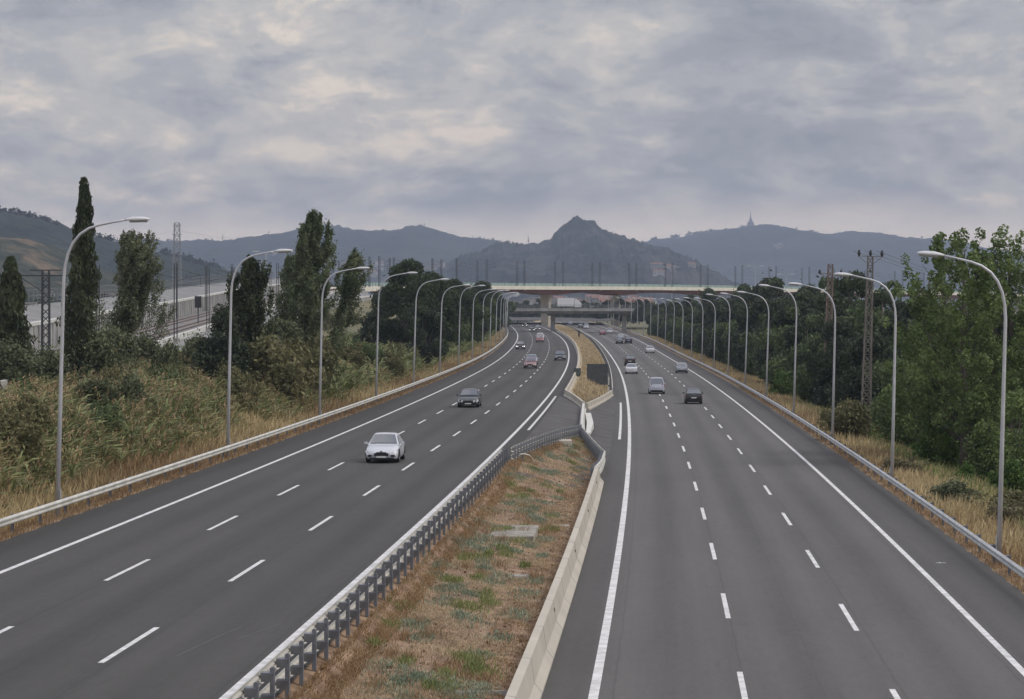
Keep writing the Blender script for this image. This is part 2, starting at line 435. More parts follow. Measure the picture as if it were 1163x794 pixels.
# painted markings
def marks():
    mb=MB()
    ribbon(mb,LC,ZL,-.1,.1,30,1250,.005); ribbon(mb,LC,ZL,-11.2,-11.0,30,1250,.005)
    for y0,off in ((56.3,-3.7),(56.3,-7.4)):
        k=-2
        while True:
            y=y0+16.95*k; k+=1
            if y>1000: break
            ribbon(mb,LC,ZL,off-.075,off+.075,y,y+6.3,.005,st=2)
    ribbon(mb,LC,ZL,.62,.80,166,231,.005)
    o=mb.build('road_markings_oncoming',M['paint'],recalc=False); o['kind']='structure'
    mb=MB()
    ribbon(mb,RC,ZR,-.12,.12,30,1250,.005); ribbon(mb,RC,ZR,10.8,11.0,30,1250,.005)
    for y0,off in ((75.4,3.63),(72.7,7.27)):
        k=-3
        while True:
            y=y0+17.7*k; k+=1
            if y>1000: break
            ribbon(mb,RC,ZR,off-.075,off+.075,y,y+6.6,.005,st=2)
    ribbon(mb,RC,ZR,-.82,-.62,179,250,.005)
    o=mb.build('road_markings_outbound',M['paint'],recalc=False); o['kind']='structure'
marks()
def scar(name,C,ZF,pts,w,m):
    mb=MB(); V=[];Fc=[]
    for i,(y,o) in enumerate(pts):
        V+=[pt(C,y,o-w/2,.006,ZF),pt(C,y,o+w/2,.006,ZF)]
        if i: Fc.append((2*i-2,2*i-1,2*i+1,2*i))
    mb.add(V,Fc); o=mb.build(name,m,recalc=False); o['kind']='structure'
M['scar']=mat('road_scratch',(.13,.13,.13),.8)
scar('road_scratch',LC,ZL,[(57.5,-2.2),(60,-1.95),(63,-1.6)],.03,M['scar'])
scar('road_scratch',LC,ZL,[(60.5,-1.3),(62,-1.0),(63.6,-.7)],.03,M['scar'])
tag(MB().box(0,.62,0,.1,0,.02).box(.2,.3,-.12,.22,.0,.03).build('debris',M['paint']),'small white scrap of litter lying on the right hard shoulder','litter')
bpy.data.objects['debris'].scale=(.6,.6,1); bpy.data.objects['debris'].location=(15.55,91.5,-1.295)

# ------------------------------------------------------------------ guardrails
def path_res(P,step):
    P=np.array(P,float); s=np.concatenate([[0],np.cumsum(np.linalg.norm(np.diff(P,axis=0),axis=1))])
    n=max(1,int(s[-1]/step)); ss=np.arange(n+1)*step if s[-1]>step else np.array([0,s[-1]])
    Q=np.stack([np.interp(ss,s,P[:,k]) for k in range(3)],1)
    T=np.gradient(Q,axis=0); T[:,2]=0; T/=np.linalg.norm(T,axis=1)[:,None]+1e-9
    return Q,T
WPROF=[(0,.155),(.03,.135),(.08,.10),(.08,.055),(.02,.02),(.02,-.02),(.08,-.055),(.08,-.10),(.03,-.135),(0,-.155)]
def guardrail(name,label,P,side,heights,post_step,post_h,mb_,mp_,base=0.0,setback=.28,post_w=.12,thick=True,maxparts=100,group=None):
    """P follows the ground; side=+1: traffic face is on the right of travel"""
    g=thing(name,label,'guardrail',tuple(P[0]),group=group); o0=Vector(P[0])
    Q,T=path_res(P,2.0); N=np.stack([T[:,1],-T[:,0],0*T[:,0]],1)*side
    for h in heights:
        secs=[]
        pr=WPROF+[(a-.012,b) for a,b in WPROF[::-1]]
        for q,n in zip(Q,N):
            secs.append([tuple(Vector((q[0]+n[0]*a,q[1]+n[1]*a,q[2]+h-.155+b))-o0) for a,b in pr])
        mb=MB(); mb.loft(secs,closed=True); b=mb.build('beam',mb_,g)
        for p_ in b.data.polygons: p_.use_smooth=False
    Q,T=path_res(P,post_step); N=np.stack([T[:,1],-T[:,0],0*T[:,0]],1)*side
    w=post_w/2; proto=None; rest=MB()
    for i,(q,t,n) in enumerate(zip(Q,T,N)):
        mb=MB() if proto is None else None
        if proto is None:
            # local: x = along, y = toward traffic
            mb.box(-w,w,-setback-.012,-setback+.012,base-.3,post_h).box(-w,-w+.014,-setback+.012,-setback+.075,base-.3,post_h).box(w-.014,w,-setback+.012,-setback+.075,base-.3,post_h)
            proto=mb.build('post',mp_,g); sps=[]
            for h in heights:
                sps.append(MB().box(-.09,.09,-setback+.078,-.02,h-.235,h-.05,top=(-.13,.13,-setback+.014,-.015)).build('spacer',mp_,proto))
            a=proto
            dv=list(proto.data.vertices); dvs=[tuple(v.co) for v in dv]; dfs=[tuple(p.vertices) for p in proto.data.polygons]
        elif i<maxparts:
            a=proto.copy(); COL.objects.link(a); a.parent=g
            for sp in sps: b=sp.copy(); COL.objects.link(b); b.parent=a
        else:
            ang=math.atan2(t[1],t[0]); 
            if side<0: ang+=math.pi
            c,s_=math.cos(ang),math.sin(ang)
            # local y must point to traffic
            vv=[]
            for x,y,z in dvs:
                vv.append((q[0]-o0.x+t[0]*x+n[0]*y, q[1]-o0.y+t[1]*x+n[1]*y, q[2]-o0.z+z))
            rest.add(vv,dfs); continue
        a.location=Vector(q)-o0
        a.rotation_euler=(0,0,math.atan2(n[1],n[0])-math.pi/2)
    if rest.v:
        r=rest.build('post_row',mp_,g); r['kind']='stuff'
    return g
def along(C,ZF,off,Y0,Y1,dz=0.0,step=1): return [pt(C,y,off,dz,ZF) for y in np.arange(Y0,Y1+.1,step)]
guardrail('guardrail','long pale guardrail along the left verge of the left carriageway',along(LC,ZL,-13.78,40,1000),1,[.78],4,.74,M['rail'],M['post'])
guardrail('guardrail','shiny galvanised guardrail along the right verge of the right carriageway',along(RC,ZR,13.5,40,1000),-1,[.78],4,.74,M['railR'],M['post'])
guardrail('guardrail','double beam guardrail with close dark posts on the left edge of the median strip',along(LC,ZL,.98,42,131),-1,[.80,.36],2,.84,M['rail'],M['post'],base=-.3,setback=.27,post_w=.13)
def ZC(x,y):
    a=pt(LC,y,1.2)[0]; b=pt(RC,y,-1.5)[0]; return cross_z(y,(x-a)/(b-a))
def P3(pts): return [(x,y,ZC(x,y)) for x,y in pts]
def dens(pts,st=4):
    out=[]
    for (a,b),(c,d) in zip(pts[:-1],pts[1:]):
        n=max(1,int(math.hypot(c-a,d-b)/st))
        out+=[(a+(c-a)*k/n,b+(d-b)*k/n) for k in range(n)]
    return out+[pts[-1]]
gr=guardrail('guardrail','short guardrail slanting from the left carriageway to the tip of the brown median triangle',P3(dens([(.0,131),(1.35,143.5),(2.9,158),APEX])),-1,[.84,.45],1.5,.86,M['rail'],M['post2'],setback=.2)
guardrail('guardrail','bent guardrail from the tip of the brown median triangle to the concrete barrier end',P3(dens([(4.42,134),(5.05,141),(5.55,150),(5.3,158),(4.8,172.5)])),1,[.84,.45],1.5,.86,M['rail'],M['post2'],setback=.2)
# ------------------------------------------------------------------ concrete barriers
def barrier(label,P,prof_,m,step=1,group=None):
    g=thing('concrete_barrier',label,'barrier',tuple(P[0]),group=group); o0=np.array(P[0])
    Q,T=path_res(P,step); N=np.stack([T[:,1],-T[:,0],0*T[:,0]],1)
    secs=[[tuple(q-o0+n*a+np.array([0,0,h])) for a,h in prof_] for q,n in zip(Q,N)]
    mb=MB(); mb.loft(secs,closed=True); b=mb.build('barrier_wall',m,g); return g
NJ=[(.42,-.1),(.42,.08),(.20,.30),(.10,.88),(-.10,.88),(-.12,-.3)]
bar=barrier('cream concrete barrier wall between the brown median and the right carriageway',along(RC,ZR,-1.62,40,134),[(.38,-.1),(.38,.07),(.20,.30),(.11,.90),(-.10,.93),(-.14,-.1)],M['conc'])
for y in np.arange(48,134,6.0):
    a=pt(RC,y,-1.62,0,ZR); b=pt(RC,y+.035,-1.62,0,ZR); n_=(pt(RC,y,-.62)[0]-a[0],pt(RC,y,-.62)[1]-a[1])
    pr=[(.385,-.1),(.385,.075),(.206,.304),(.115,.905),(-.104,.935),(-.145,-.1)]; o0=bar.location
    MB().loft([[(q_[0]+n_[0]*u-o0.x,q_[1]+n_[1]*u-o0.y,q_[2]+h-o0.z) for u,h in pr] for q_ in (a,b)],closed=True).build('joint',M['conc2'],bar)
for i,y in enumerate([53.8,71.8,89.4,107.3,125.0]):
    p=pt(RC,y,-1.475,.66,ZR); q=thing('reflector',f'small black and amber reflector on the cream concrete barrier, {ordn(i)} from the camera','reflector',p,0,'reflectors on the cream barrier')
    MB().box(-.02,.03,-.08,.08,-.05,.05).build('bracket',M['ins'],q)
    MB().box(-.005,.035,-.11,-.082,-.05,.05).build('lens',mat('amber_lens',(.30,.24,.18),.4) if 'amber_lens' not in bpy.data.materials else bpy.data.materials['amber_lens'],q)
SYM=[(.22,-.05),(.22,.08),(.12,.22),(.09,.60),(-.09,.60),(-.12,.22),(-.22,.08),(-.22,-.05)]
c0=pt(LC,232,1.6); c1=pt(RC,271,-1.6)
barrier('short white concrete barrier joining the guardrail tip to the island point',P3(dens([(4.9,175),(5.35,190),(6.2,216)],3)),SYM,M['coping'],2)
barrier('pale concrete barrier bordering the left side of the dry grass island',P3(dens([VP,(c0[0],232)],3))+along(LC,ZL,1.6,235,900),SYM,M['conc'])
barrier('pale concrete barrier slanting along the right front edge of the dry grass island',P3(dens([(6.5,217.3),(c1[0],271)],3)),SYM,M['conc'])
guardrail('guardrail','dark guardrail along the right side of the dry grass island',along(RC,ZR,-1.6,273,900),1,[.78],4,.76,M['rail'],M['post'])
q=thing('impact_block','white concrete wedge lying at the foot of the short central barrier','concrete block',(5.75,190,ZC(5.75,190)))
mb=MB(); mb.loft([[(-.5,-13,0),(-.2,-13,0),(-.2,-13,.15),(-.5,-13,.2)],[(-.1,-2,0),(.42,-2,0),(.38,-2,.45),(-.1,-2,.5)],[(.25,14,0),(.75,14,0),(.7,14,.5),(.25,14,.5)]],closed=True); mb.build('wedge',M['coping'],q)
# slabs in the median
M['slabc']=mat('old_slab',(.30,.275,.235),.9,noise=.25,scale=1.5)
def slab(label,x,y,sx,sy,h,m,rz=0):
    o=MB().box(-sx/2,sx/2,-sy/2,sy/2,-.2,h,top=(-sx/2+.03,sx/2-.03,-sy/2+.03,sy/2-.03)).build('concrete_slab',m); o.location=(x,y,SOILZ(x,y)); o.rotation_euler=(0,0,rz); tag(o,label,'slab')
slab('pale rectangular concrete cover lying in the brown median grass',.10,95.5,1.7,5.0,.10,M['slabc'],-.05)
slab('small raised concrete block in the tip of the brown median triangle',3.05,158,1.5,2.2,.16,M['conc'])
slab('narrow concrete kerb piece half buried in the near median',-.55,56.6,1.5,.12,.05,M['conc2'],.12)
slab('thin concrete strip beside the cream barrier beyond the pale cover',1.95,101,.8,.25,.06,M['coping'],.1)
slab('weathered flat stone lying just before the pale concrete cover',.15,81.5,.9,.7,.04,M['conc2'],.1)
# dented leftover rail end at the start of the slanting guardrail
q=thing('bent_rail_end','loose bent guardrail end piece beside the break in the median guardrail','rail end',(.55,131,-.1))
MB().tube([(-.2,-.3,.70),(.1,-.1,.72),(.5,.3,.60),(.8,.8,.25),(.85,.9,.0)],[.05,.05,.045,.04,.035],n=6).build('rail_piece',M['rail'],q)
MB().box(-.06,.06,-.06,.06,-.1,.75).build('post',M['post'],q)
q.scale=(.75,.75,.75)
# panels on the island
def board(label,x,y,w,h,z0,m,cat='board'):
    z=ISLZ(x,y); q=thing('roadside_board',label,cat,(x,y,z))
    MB().box(-w/2,w/2,-.03,.03,z0,z0+h).build('panel',m,q)
    mb=MB()
    for t in (z0+.0,z0+h-.06): mb.box(-w/2-.03,w/2+.03,.035,.075,t,t+.06)
    mb.build('frame',M['post'],q)
    for sx in (-w*.35,w*.35): MB().box(sx-.05,sx+.05,.08,.18,-.3,z0+h).build('leg',M['post'],q)
board('large dark grey square board standing in the dry grass island',9.62,281,2.36,2.35,.1,M['panel'])
board('small dark green board left of the large dark square board',7.75,296,.85,1.05,.0,M['panel2'])
for i in range(6):
    y=272+i*5.5; p=pt(RC,y,-1.95,0,ZR); q=thing('delineator_post',f'white delineator post right of the large dark board, {ordn(i)} from the camera','delineator',p,0,'white delineators beside the dark board')
    MB().box(-.07,.07,-.04,.04,-.05,1.25).build('post',M['coping'],q); MB().box(-.075,.075,-.045,.045,.95,1.1).build('band',M['ins'],q)
q=thing('marker_post','slim black marker post standing in the far median gap','post',(17.2,640,ZC(17.2,640)))
MB().tube([(0,0,0),(0,0,2.3)],.22,n=8).build('post',M['ins'],q)

# ------------------------------------------------------------------ street lamps
def make_lamp():
    q=thing('street_lamp','x','street lamp'); R=3.0
    # local +x = toward the road
    pts=[(0,0,-.3),(0,0,4.5),(0,0,8.9),(.04,0,9.4),(.14,0,9.85),(.32,0,10.25),(.58,0,10.57),(.92,0,10.80),(1.3,0,10.93),(1.8,0,11.04),(2.45,0,11.17)]
    rs=[.100,.080,.062,.058,.056,.054,.052,.048,.045,.040,.036]
    o=MB().tube(pts,rs,n=10).build('pole',M['pole'],q,smooth=True); x,z=1.5,11.02
    MB().box(-.2,.2,-.2,.2,-.35,.04).build('base_plate',M['post'],q)
    MB().box(.09,.125,-.06,.06,.6,1.1).build('access_door',M['galv'],q)
    x0=x+.8; z0=z+.12
    secs=[]
    for u,w,h in ((0,.05,.05),(.12,.10,.08),(.35,.15,.12),(.7,.15,.11),(.9,.11,.07),(.98,.04,.03)):
        secs.append([(x0+u, w*math.cos(t), z0+u*.05+h*max(-.25,math.sin(t))) for t in [2*math.pi*k/12 for k in range(12)]])
    MB().loft(secs,closed=True).build('lamp_head',M['head'],q,smooth=True)
    h=q.children[-1] if len(q.children) else None
    mb=MB(); mb.loft([[(x0+u,w*math.cos(t),z0+u*.05-.03-.07*max(0,math.sin(t))) for t in [math.pi*k/6 for k in range(7)]] for u,w in ((.2,.08),(.4,.12),(.7,.12),(.88,.07))])
    mb.build('lamp_glass',M['lens'],q,smooth=True)
    return q
lamp0=make_lamp(); lamp_used=False
LAMPS_L=[95+38.9*i for i in range(22)]; LAMPS_R=[91.7+40.0*i for i in range(22)]
def dir_ang(C,Y): return math.atan2((C(Y+1)-C(Y-1))/2,1)
for C,Z,off,lst,side,nm in ((LC,ZL,-14.12,LAMPS_L,0,'left'),(RC,ZR,13.9,LAMPS_R,1,'right')):
    for i,Y in enumerate(lst):
        p=pt(C,Y,off,-.05,Z); rz=-dir_ang(C,Y)+(math.pi if side else 0)
        lab=f'grey curved-arm street lamp on the {nm} verge, {ordn(i)} from the camera'
        if not lamp_used: lamp0.location=p; lamp0.rotation_euler=(0,0,rz); lamp0['label']=lab; lamp0['group']='curved street lamps along the motorway'; lean(lamp0); lamp0.scale=(1,1,1.038); lamp_used=True; continue
        s=1+.015*math.sin(i*2.3+side)
        lean(copy_tree(lamp0,p,rz+.05*math.sin(i*3.1),lab,scale=(1,1,s),group='curved street lamps along the motorway'),1.6+.35*math.sin(i*5.3))
# taller double lamps far away near the interchange
def dlamp(label,x,y,z0,h):
    q=thing('double_street_lamp',label,'street lamp',(x,y,z0))
    MB().tube([(0,0,0),(0,0,h)],[.16,.1],n=6).build('pole',M['pole'],q)
    for s in (-1,1):
        MB().tube([(0,0,h-.3),(s*1.2,0,h+.5),(s*2.2,0,h+.7)],[.09,.07,.05],n=5).build('arm',M['pole'],q)
        MB().box(min(s*2.1,s*4),max(s*2.1,s*4),-.25,.25,h+.65,h+.95).build('lamp_head',M['head'],q)
dlamp('tall double-headed lamp rising beyond the right part of the viaduct',(763-CX)*1150/F,1150,3,24)
dlamp('double-headed lamp beyond the viaduct above the right tree row',(858-CX)*1180/F,1180,3,25)
dlamp('double-headed lamp beyond the viaduct, further right behind the trees',(893-CX)*1100/F,1100,3,20)
dlamp('double-headed lamp seen left of the red girder above the railway',(302-CX)*760/F,760,14,11)
# ------------------------------------------------------------------ railway on the left and viaduct
def s_of_Y(Y): 
    m=RT[:,1]; return float(np.interp(Y,m,RS))
def sweep(name,m,s0,s1,prof_,parent=None,step=6,closed=False,smooth=False):
    ss=np.arange(s0,s1+.1,step); secs=[]
    for s in ss:
        p,t,n=rail_at(s); secs.append([(p[0]+n[0]*a,p[1]+n[1]*a,p[2]+h) for a,h in prof_])
    mb=MB(); mb.loft(secs,closed=closed); return mb.build(name,m,parent,smooth=smooth)
sA,sB,sC=s_of_Y(90),s_of_Y(735),s_of_Y(1515)
o=sweep('railway_track_bed',M['ballast'],sA,sB,[(4.3,-.35),(3.6,0),(-4.2,0),(-4.9,-.1)]); o['kind']='structure'
o=sweep('railway_side_slab',M['bank'],sA,sB,[(8.9,-2.2),(8.6,-2.15),(4.3,-.34)]); o['kind']='structure'
o=sweep('railway_bank_slab',M['bank'],sA,sB,[(-5.35,2.35),(-10.5,3.6),(-13,3.4),(-14,1.5)]); o['kind']='structure'
q=thing('retaining_wall','long ribbed grey retaining wall with white coping behind the railway track on the left','wall',(0,0,0))
sweep('wall',M['conc2'],sA,sB,[(-5.0,-.4),(-5.0,2.3),(-5.3,2.3),(-5.3,-.4)],q,closed=True)
sweep('coping',M['coping'],sA,sB,[(-4.9,2.3),(-4.9,2.62),(-5.5,2.62),(-5.5,2.3)],q,closed=True)
mb=MB()
for s in np.arange(sA,sB,3.0):
    p,t,n=rail_at(s); a=[(p[0]+n[0]*u+t[0]*w,p[1]+n[1]*u+t[1]*w) for u,w in ((-4.99,-.12),(-4.88,-.12),(-4.88,.12),(-4.99,.12))]
    mb.add([(x,y,p[2]-.1) for x,y in a]+[(x,y,p[2]+2.29) for x,y in a],[(0,1,5,4),(1,2,6,5),(2,3,7,6),(4,5,6,7)])
mb.build('wall_ribs',M['conc2'],q,recalc=False)
q=thing('kerb_wall','low white coping wall along the near edge of the railway on the left','wall',(0,0,0))
sweep('wall',M['conc2'],sA,sB,[(9.2,-4.6),(9.2,-2.1),(8.9,-2.1),(8.9,-4.6)],q,closed=True)
sweep('coping',M['coping'],sA,sB,[(9.3,-2.1),(9.3,-1.75),(8.75,-1.75),(8.75,-2.1)],q,closed=True)
q=thing('track_kerb','thin white kerb running beside the railway track on the left','kerb',(0,0,0))
sweep('kerb',M['coping'],sA,sB,[(4.5,-.4),(4.5,.25),(4.15,.25),(4.15,-.4)],q,closed=True)
q=thing('railway_rails','rust-brown rails of the two railway tracks on the left','rails',(0,0,0))
for u in (2.6,1.15,-1.2,-2.65): sweep('rail',M['rust'],sA,sB,[(u-.035,0),(u-.035,.16),(u+.035,.16),(u+.035,0)],q,closed=True)
# mesh fence on the bank
q=thing('mesh_fence','thin mesh fence on the grey bank above the railway on the left','fence',(0,0,0))
mb=MB()
for s in np.arange(sA,sB,3.2):
    p,t,n=rail_at(s); x,y=p[0]-n[0]*10.2,p[1]-n[1]*10.2; mb.tube([(x,y,p[2]+3.3),(x,y,p[2]+5.3)],.04,n=4)
mb.build('fence_posts',M['palest'],q)['kind']='stuff'
for h in (3.9,4.6,5.25): sweep('fence_wire',M['palest'],sA,sB,[(-10.2,h),(-10.17,h+.03),(-10.2,h+.05)],q)
# viaduct
q=thing('railway_viaduct','long railway viaduct with cream parapet and dark red girder crossing over the motorway','viaduct',(0,0,0))
s0=s_of_Y(728); 
sweep('deck',M['conc2'],s0,sC,[(5.6,-.5),(5.6,0),(-5.6,0),(-5.6,-.5)],q,closed=True)
sweep('parapet',M['deckwhite'],s0,sC,[(5.9,-.75),(5.9,.55),(5.6,.55),(5.6,-.75)],q,closed=True)
sweep('parapet',M['deckwhite'],s0,sC,[(-5.6,-.75),(-5.6,.55),(-5.9,.55),(-5.9,-.75)],q,closed=True)
sR0,sR1=s_of_Y(800),s_of_Y(1180)
piers=[]
sm=s_of_Y(925)
PS=[sm-110,sm-55,sm+3,sm+25+0,sm+75,sm+125,sm+180,sm+240,sm+300,sm+370]
PS=[sm-115,sm-58,sm+1,sm+48,sm+110,sm+170,sm+235,sm+300,sm+370]
ss=np.arange(sR0,sC-5,5.0); secs=[]
for s in ss:
    p,t,n=rail_at(s); d=min(abs(s-a) for a in PS); h=1.15+1.1*max(0,1-d/22)**1.5
    secs.append([(p[0]+n[0]*a,p[1]+n[1]*a,p[2]+z) for a,z in ((4.6,-.55),(4.2,-.55-h),(-4.2,-.55-h),(-4.6,-.55))])
mb=MB(); mb.loft(secs,closed=True); mb.build('girder',M['red'],q)
for s in PS:
    p,t,n=rail_at(s); g=3.0 if p[1]<1100 else 0
    a=math.atan2(t[1],t[0]); mb=MB(); mb.box(-.75,.75,-1.5,1.5,g-p[2]-2,-2.6,top=(-.9,.9,-1.9,1.9)); 
    o=mb.build('pier',M['conc'],q); o.location=(p[0],p[1],p[2]); o.rotation_euler=(0,0,a)
mb=MB(); P0,t,n=rail_at(s0); mb.box(-9,5,-6.2,6.2,-13,-.52); o=mb.build('abutment',M['conc2'],q); o.location=P0; o.rotation_euler=(0,0,math.atan2(t[1],t[0]))
q['label']=q['label']
# greenish railing line along the deck
q=thing('viaduct_screen','thin pale green noise screen standing along the far edge of the viaduct','screen',(0,0,0))
M['green']=mat('pale_green_screen',(.30,.40,.35),.5)
sweep('screen_panel',M['green'],s_of_Y(780),sC-4,[(-5.62,.5),(-5.62,1.7),(-5.68,1.7),(-5.68,.5)],q,closed=True)
mb=MB()
for s in np.arange(s_of_Y(780),sC-4,4): 
    p,t,n=rail_at(s); x,y=p[0]-n[0]*5.5,p[1]-n[1]*5.5; mb.box(x-.05,x+.05,y-.05,y+.05,p[2]+.5,p[2]+1.8)
mb.build('screen_posts',M['palest'],q)['kind']='stuff'
# catenary masts
def cmast(h=8.2):
    q=thing('catenary_mast','x','mast')
    mb=MB(); w=.26
    for a in (-w,w):
        for b in (-w*.6,w*.6): mb.bar((a,b,-1),(a,b,h),.055)
    z=0;k=1
    while z<h-.5:
        for b in (-w*.6,w*.6): mb.bar((-w*k,b,z),(w*k,b,z+.62),.035)
        k=-k; z+=.62
    mb.build('lattice_column',M['lattice'],q)
    mb=MB(); mb.bar((0,0,h-1.9),(0,-2.9,h-1.2),.035); mb.bar((0,0,h-.5),(0,-2.5,h-1.25),.025); mb.bar((0,-2.6,h-1.3),(0,-2.7,h-2.4),.03); mb.bar((0,0,h-2.3),(0,-3.0,h-2.5),.03)
    mb.build('bracket_arm',M['lattice'],q)
    MB().box(-.35,.35,-.3,.3,-.8,.15).build('footing',M['conc2'],q)
    return q
cm0=cmast(); used=False; k=[0,0]
s=s_of_Y(268); cat=[]
while s<sC-60:
    for side in (1,-1):
        p,t,n=rail_at(s+(0 if side>0 else (7 if s<s_of_Y(760) else 10))); u=side*(4.75 if p[1]<740 else 5.15)
        if side<0 and p[1]<740: u=-4.4
        pos=(p[0]+n[0]*u,p[1]+n[1]*u,p[2]-.1)
        rz=math.atan2(t[1],t[0])+(0 if side>0 else math.pi)
        nm='near' if side>0 else 'far'; i=k[side>0]; k[side>0]+=1
        lab=f'dark lattice catenary mast on the {nm} side of the railway line, {ordn(i)} from the left'
        if not used:
            cm0.location=pos; cm0.rotation_euler=(0,0,rz+0); cm0['label']=lab; cm0['group']='catenary masts along the railway'; used=True
        else: copy_tree(cm0,pos,rz,lab,scale=(1,1,.95+.06*random.random()) if p[1]<740 else (1.3,1.3,1.2+.06*random.random()),group='catenary masts along the railway')
        cat.append((side,s,p,t,n))
    s+=(50 if p[1]<760 else 25)
for side,nm in ((1,'near'),(-1,'far')):
    q=thing('overhead_wire',f'thin overhead contact wire above the {nm} railway track','wire',(0,0,0))
    L=[c for c in cat if c[0]==side]
    for h0,sag,nm2 in ((6.9,.9,'carrier_wire'),(5.7,0,'contact_wire')):
        mb=MB(); pts=[]
        for a,b in zip(L[:-1],L[1:]):
            for kk in range(6):
                u=kk/6; ssx=a[1]+(b[1]-a[1])*u; p,t,n=rail_at(ssx); d=side*2.0
                pts.append((p[0]+n[0]*d,p[1]+n[1]*d,p[2]+h0-sag*4*u*(1-u)))
        mb.tube(pts,.014,n=3); mb.build(nm2,M['wire'],q)
# near left: catenary structure with crossbar behind the first lamp
q=thing('gantry_mast','dark lattice mast with long thin crossbar between the two left cypresses','mast',((52-CX)*185/F,185,2.2))
mb=MB()
for a in (-.3,.3):
    for b in (-.2,.2): mb.bar((a,b,0),(a*.8,b,8.7),.07)
z=0;kk=1
while z<8.2: mb.bar((-.3*kk,-.2,z),(.3*kk,-.2,z+.6),.05); mb.bar((.3*kk,.2,z),(-.3*kk,.2,z+.6),.05); z+=.6; kk=-kk
mb.build('lattice_column',M['lattice'],q)
mb=MB(); mb.bar((-4.2,0,8.35),(3.6,0,8.35),.07); mb.bar((-1.2,0,8.75),(1.2,0,8.75),.06); mb.bar((0,0,7.0),(-2.0,0,8.3),.05); mb.build('crossbar',M['lattice'],q)
q=thing('line_signal','short black railway signal box on a post beside the ribbed wall','signal',((225-CX)*345/F,345,5.9))
MB().tube([(0,0,-1),(0,0,3)],.07,n=6).build('post',M['lattice'],q); MB().box(-.45,.45,-.3,.3,2.4,4.0).build('signal_box',M['ins'],q)

# ------------------------------------------------------------------ lower road overpass
q=thing('road_overpass','grey concrete road overpass crossing low under the railway viaduct','overpass',(17,782,0))
def bx(name,m,*a): return MB().box(*a).build(name,m,q)
zt=8.35
bx('deck',M['concd'],-34,21,-5.5,5.5,zt-1.5,zt-.55,(-34,21,-6,6)); bx('fascia',M['conc2'],-34,21,-6.15,-6.0,zt-.75,zt+.15); bx('fascia',M['conc2'],-34,21,6.0,6.15,zt-.75,zt+.15)
for yy in (-6.0,6.0):
    mb=MB()
    for h in (.45,.85,1.2): mb.box(-34,21,yy-.03,yy+.03,zt+h-.04,zt+h+.04)
    for x in np.arange(-34,21,2): mb.box(x-.05,x+.05,yy-.05,yy+.05,zt+.1,zt+1.22)
    mb.build('railing',M['palest'],q)
for x in (-4.2,18.2,-30):
    bx('pier',M['conc2'],x-.7,x+.7,-.8,.8,-1,zt-2.0); bx('pier_cap',M['concd'],x-1.6,x+1.6,-1.8,1.8,zt-2.2,zt-1.49,(x-1.9,x+1.9,-4,4))
q=thing('box_truck','white box truck with slanted cab driving over the lower overpass','truck',(18.6,780,8.2))
w=M['deckwhite']
MB().box(-4.4,.8,-1.2,1.2,.9,3.5).build('cargo_box',mat('truck_white',(.8,.8,.8),.5),q)
mb=MB(); mb.loft([[( .95,y,.6),(3.0,y,.6),(3.1,y,1.7),(2.2,y,2.9),(.95,y,3.3)] for y in (-1.15,1.15)],closed=True); mb.build('cab',bpy.data.materials['truck_white'],q)
MB().box(2.45,2.9,-.95,.95,1.8,2.5).build('windscreen',M['ins'],q)
for x in (-3,-1.8,2.0):
    for y in (-1.0,1.0): MB().tube([(x,y-.14,.5),(x,y+.14,.5)],.5,n=14).build('wheel',M['ins'],q)
# far approach roads seen under the overpass
o=MB().add([(-75,1020,4.2),(45,960,3.6),(60,1010,4.2),(-60,1090,6.0)],[(0,1,2,3)]).build('far_slip_road',M['asphX'],recalc=False); o['kind']='structure'
o=MB().add([(-140,1150,9.3),(10,1100,6.4),(30,1140,6.8),(-130,1230,11.5)],[(0,1,2,3)]).build('far_slip_road',M['asphX'],recalc=False); o['kind']='structure'

# ------------------------------------------------------------------ pylons
def lattice_tower(name,label,cat,x,y,z,h,wb,wt,m,arms,group=None,bar_=.09,step=None,par=None):
    q=thing(name,label,cat,(x,y,z),group=group); mb=MB(); n=step or max(5,int(h/ (wb+.6)))
    def W(t): return wb+(wt-wb)*t
    for a in (-1,1):
        for b in (-1,1): mb.bar((a*W(0)/2,b*W(0)/2,0),(a*W(1)/2,b*W(1)/2,h),bar_)
    for i in range(n):
        t0,t1=i/n,(i+1)/n; w0,w1=W(t0)/2,W(t1)/2; z0,z1=h*t0,h*t1
        for s in (-1,1):
            mb.bar((-w0,s*w0,z0),(w1,s*w1,z1),bar_*.6); mb.bar((w0,s*w0,z0),(-w1,s*w1,z1),bar_*.6)
            mb.bar((s*w0,-w0,z0),(s*w1,w1,z1),bar_*.6); mb.bar((-w1,s*w1,z1),(w1,s*w1,z1),bar_*.5)
    mb.build('lattice_body',m,q)
    for hh,L,dr in arms:
        a=MB(); a.bar((-L,0,hh),(L,0,hh),bar_*.9); a.bar((0,0,hh-dr),(-L,0,hh),bar_*.7); a.bar((0,0,hh-dr),(L,0,hh),bar_*.7); a.build('crossarm',m,q)
    return q
def PX(x,Y): return (x-CX)*Y/F
def PZ(y,Y): return CAMH-(y-HZ)*Y/F
Y=192; q=lattice_tower('power_pole','pale two-legged lattice power pole with V-shaped top and three black insulators','power pole',PX(982,Y),Y,-3,PZ(291,Y)+3,0.75,.38,M['tanlat'],[(PZ(291,Y)+3,.95,.75)],bar_=.045,step=22)
for dx in (-.88,0,.88):
    MB().tube([(dx,0,PZ(291,Y)+3),(dx,0,PZ(289,Y)+3.05),(dx,0,PZ(284,Y)+3)],[.06,.14,.06],n=8).build('insulator',M['ins'],q)
lean(q,1.7)
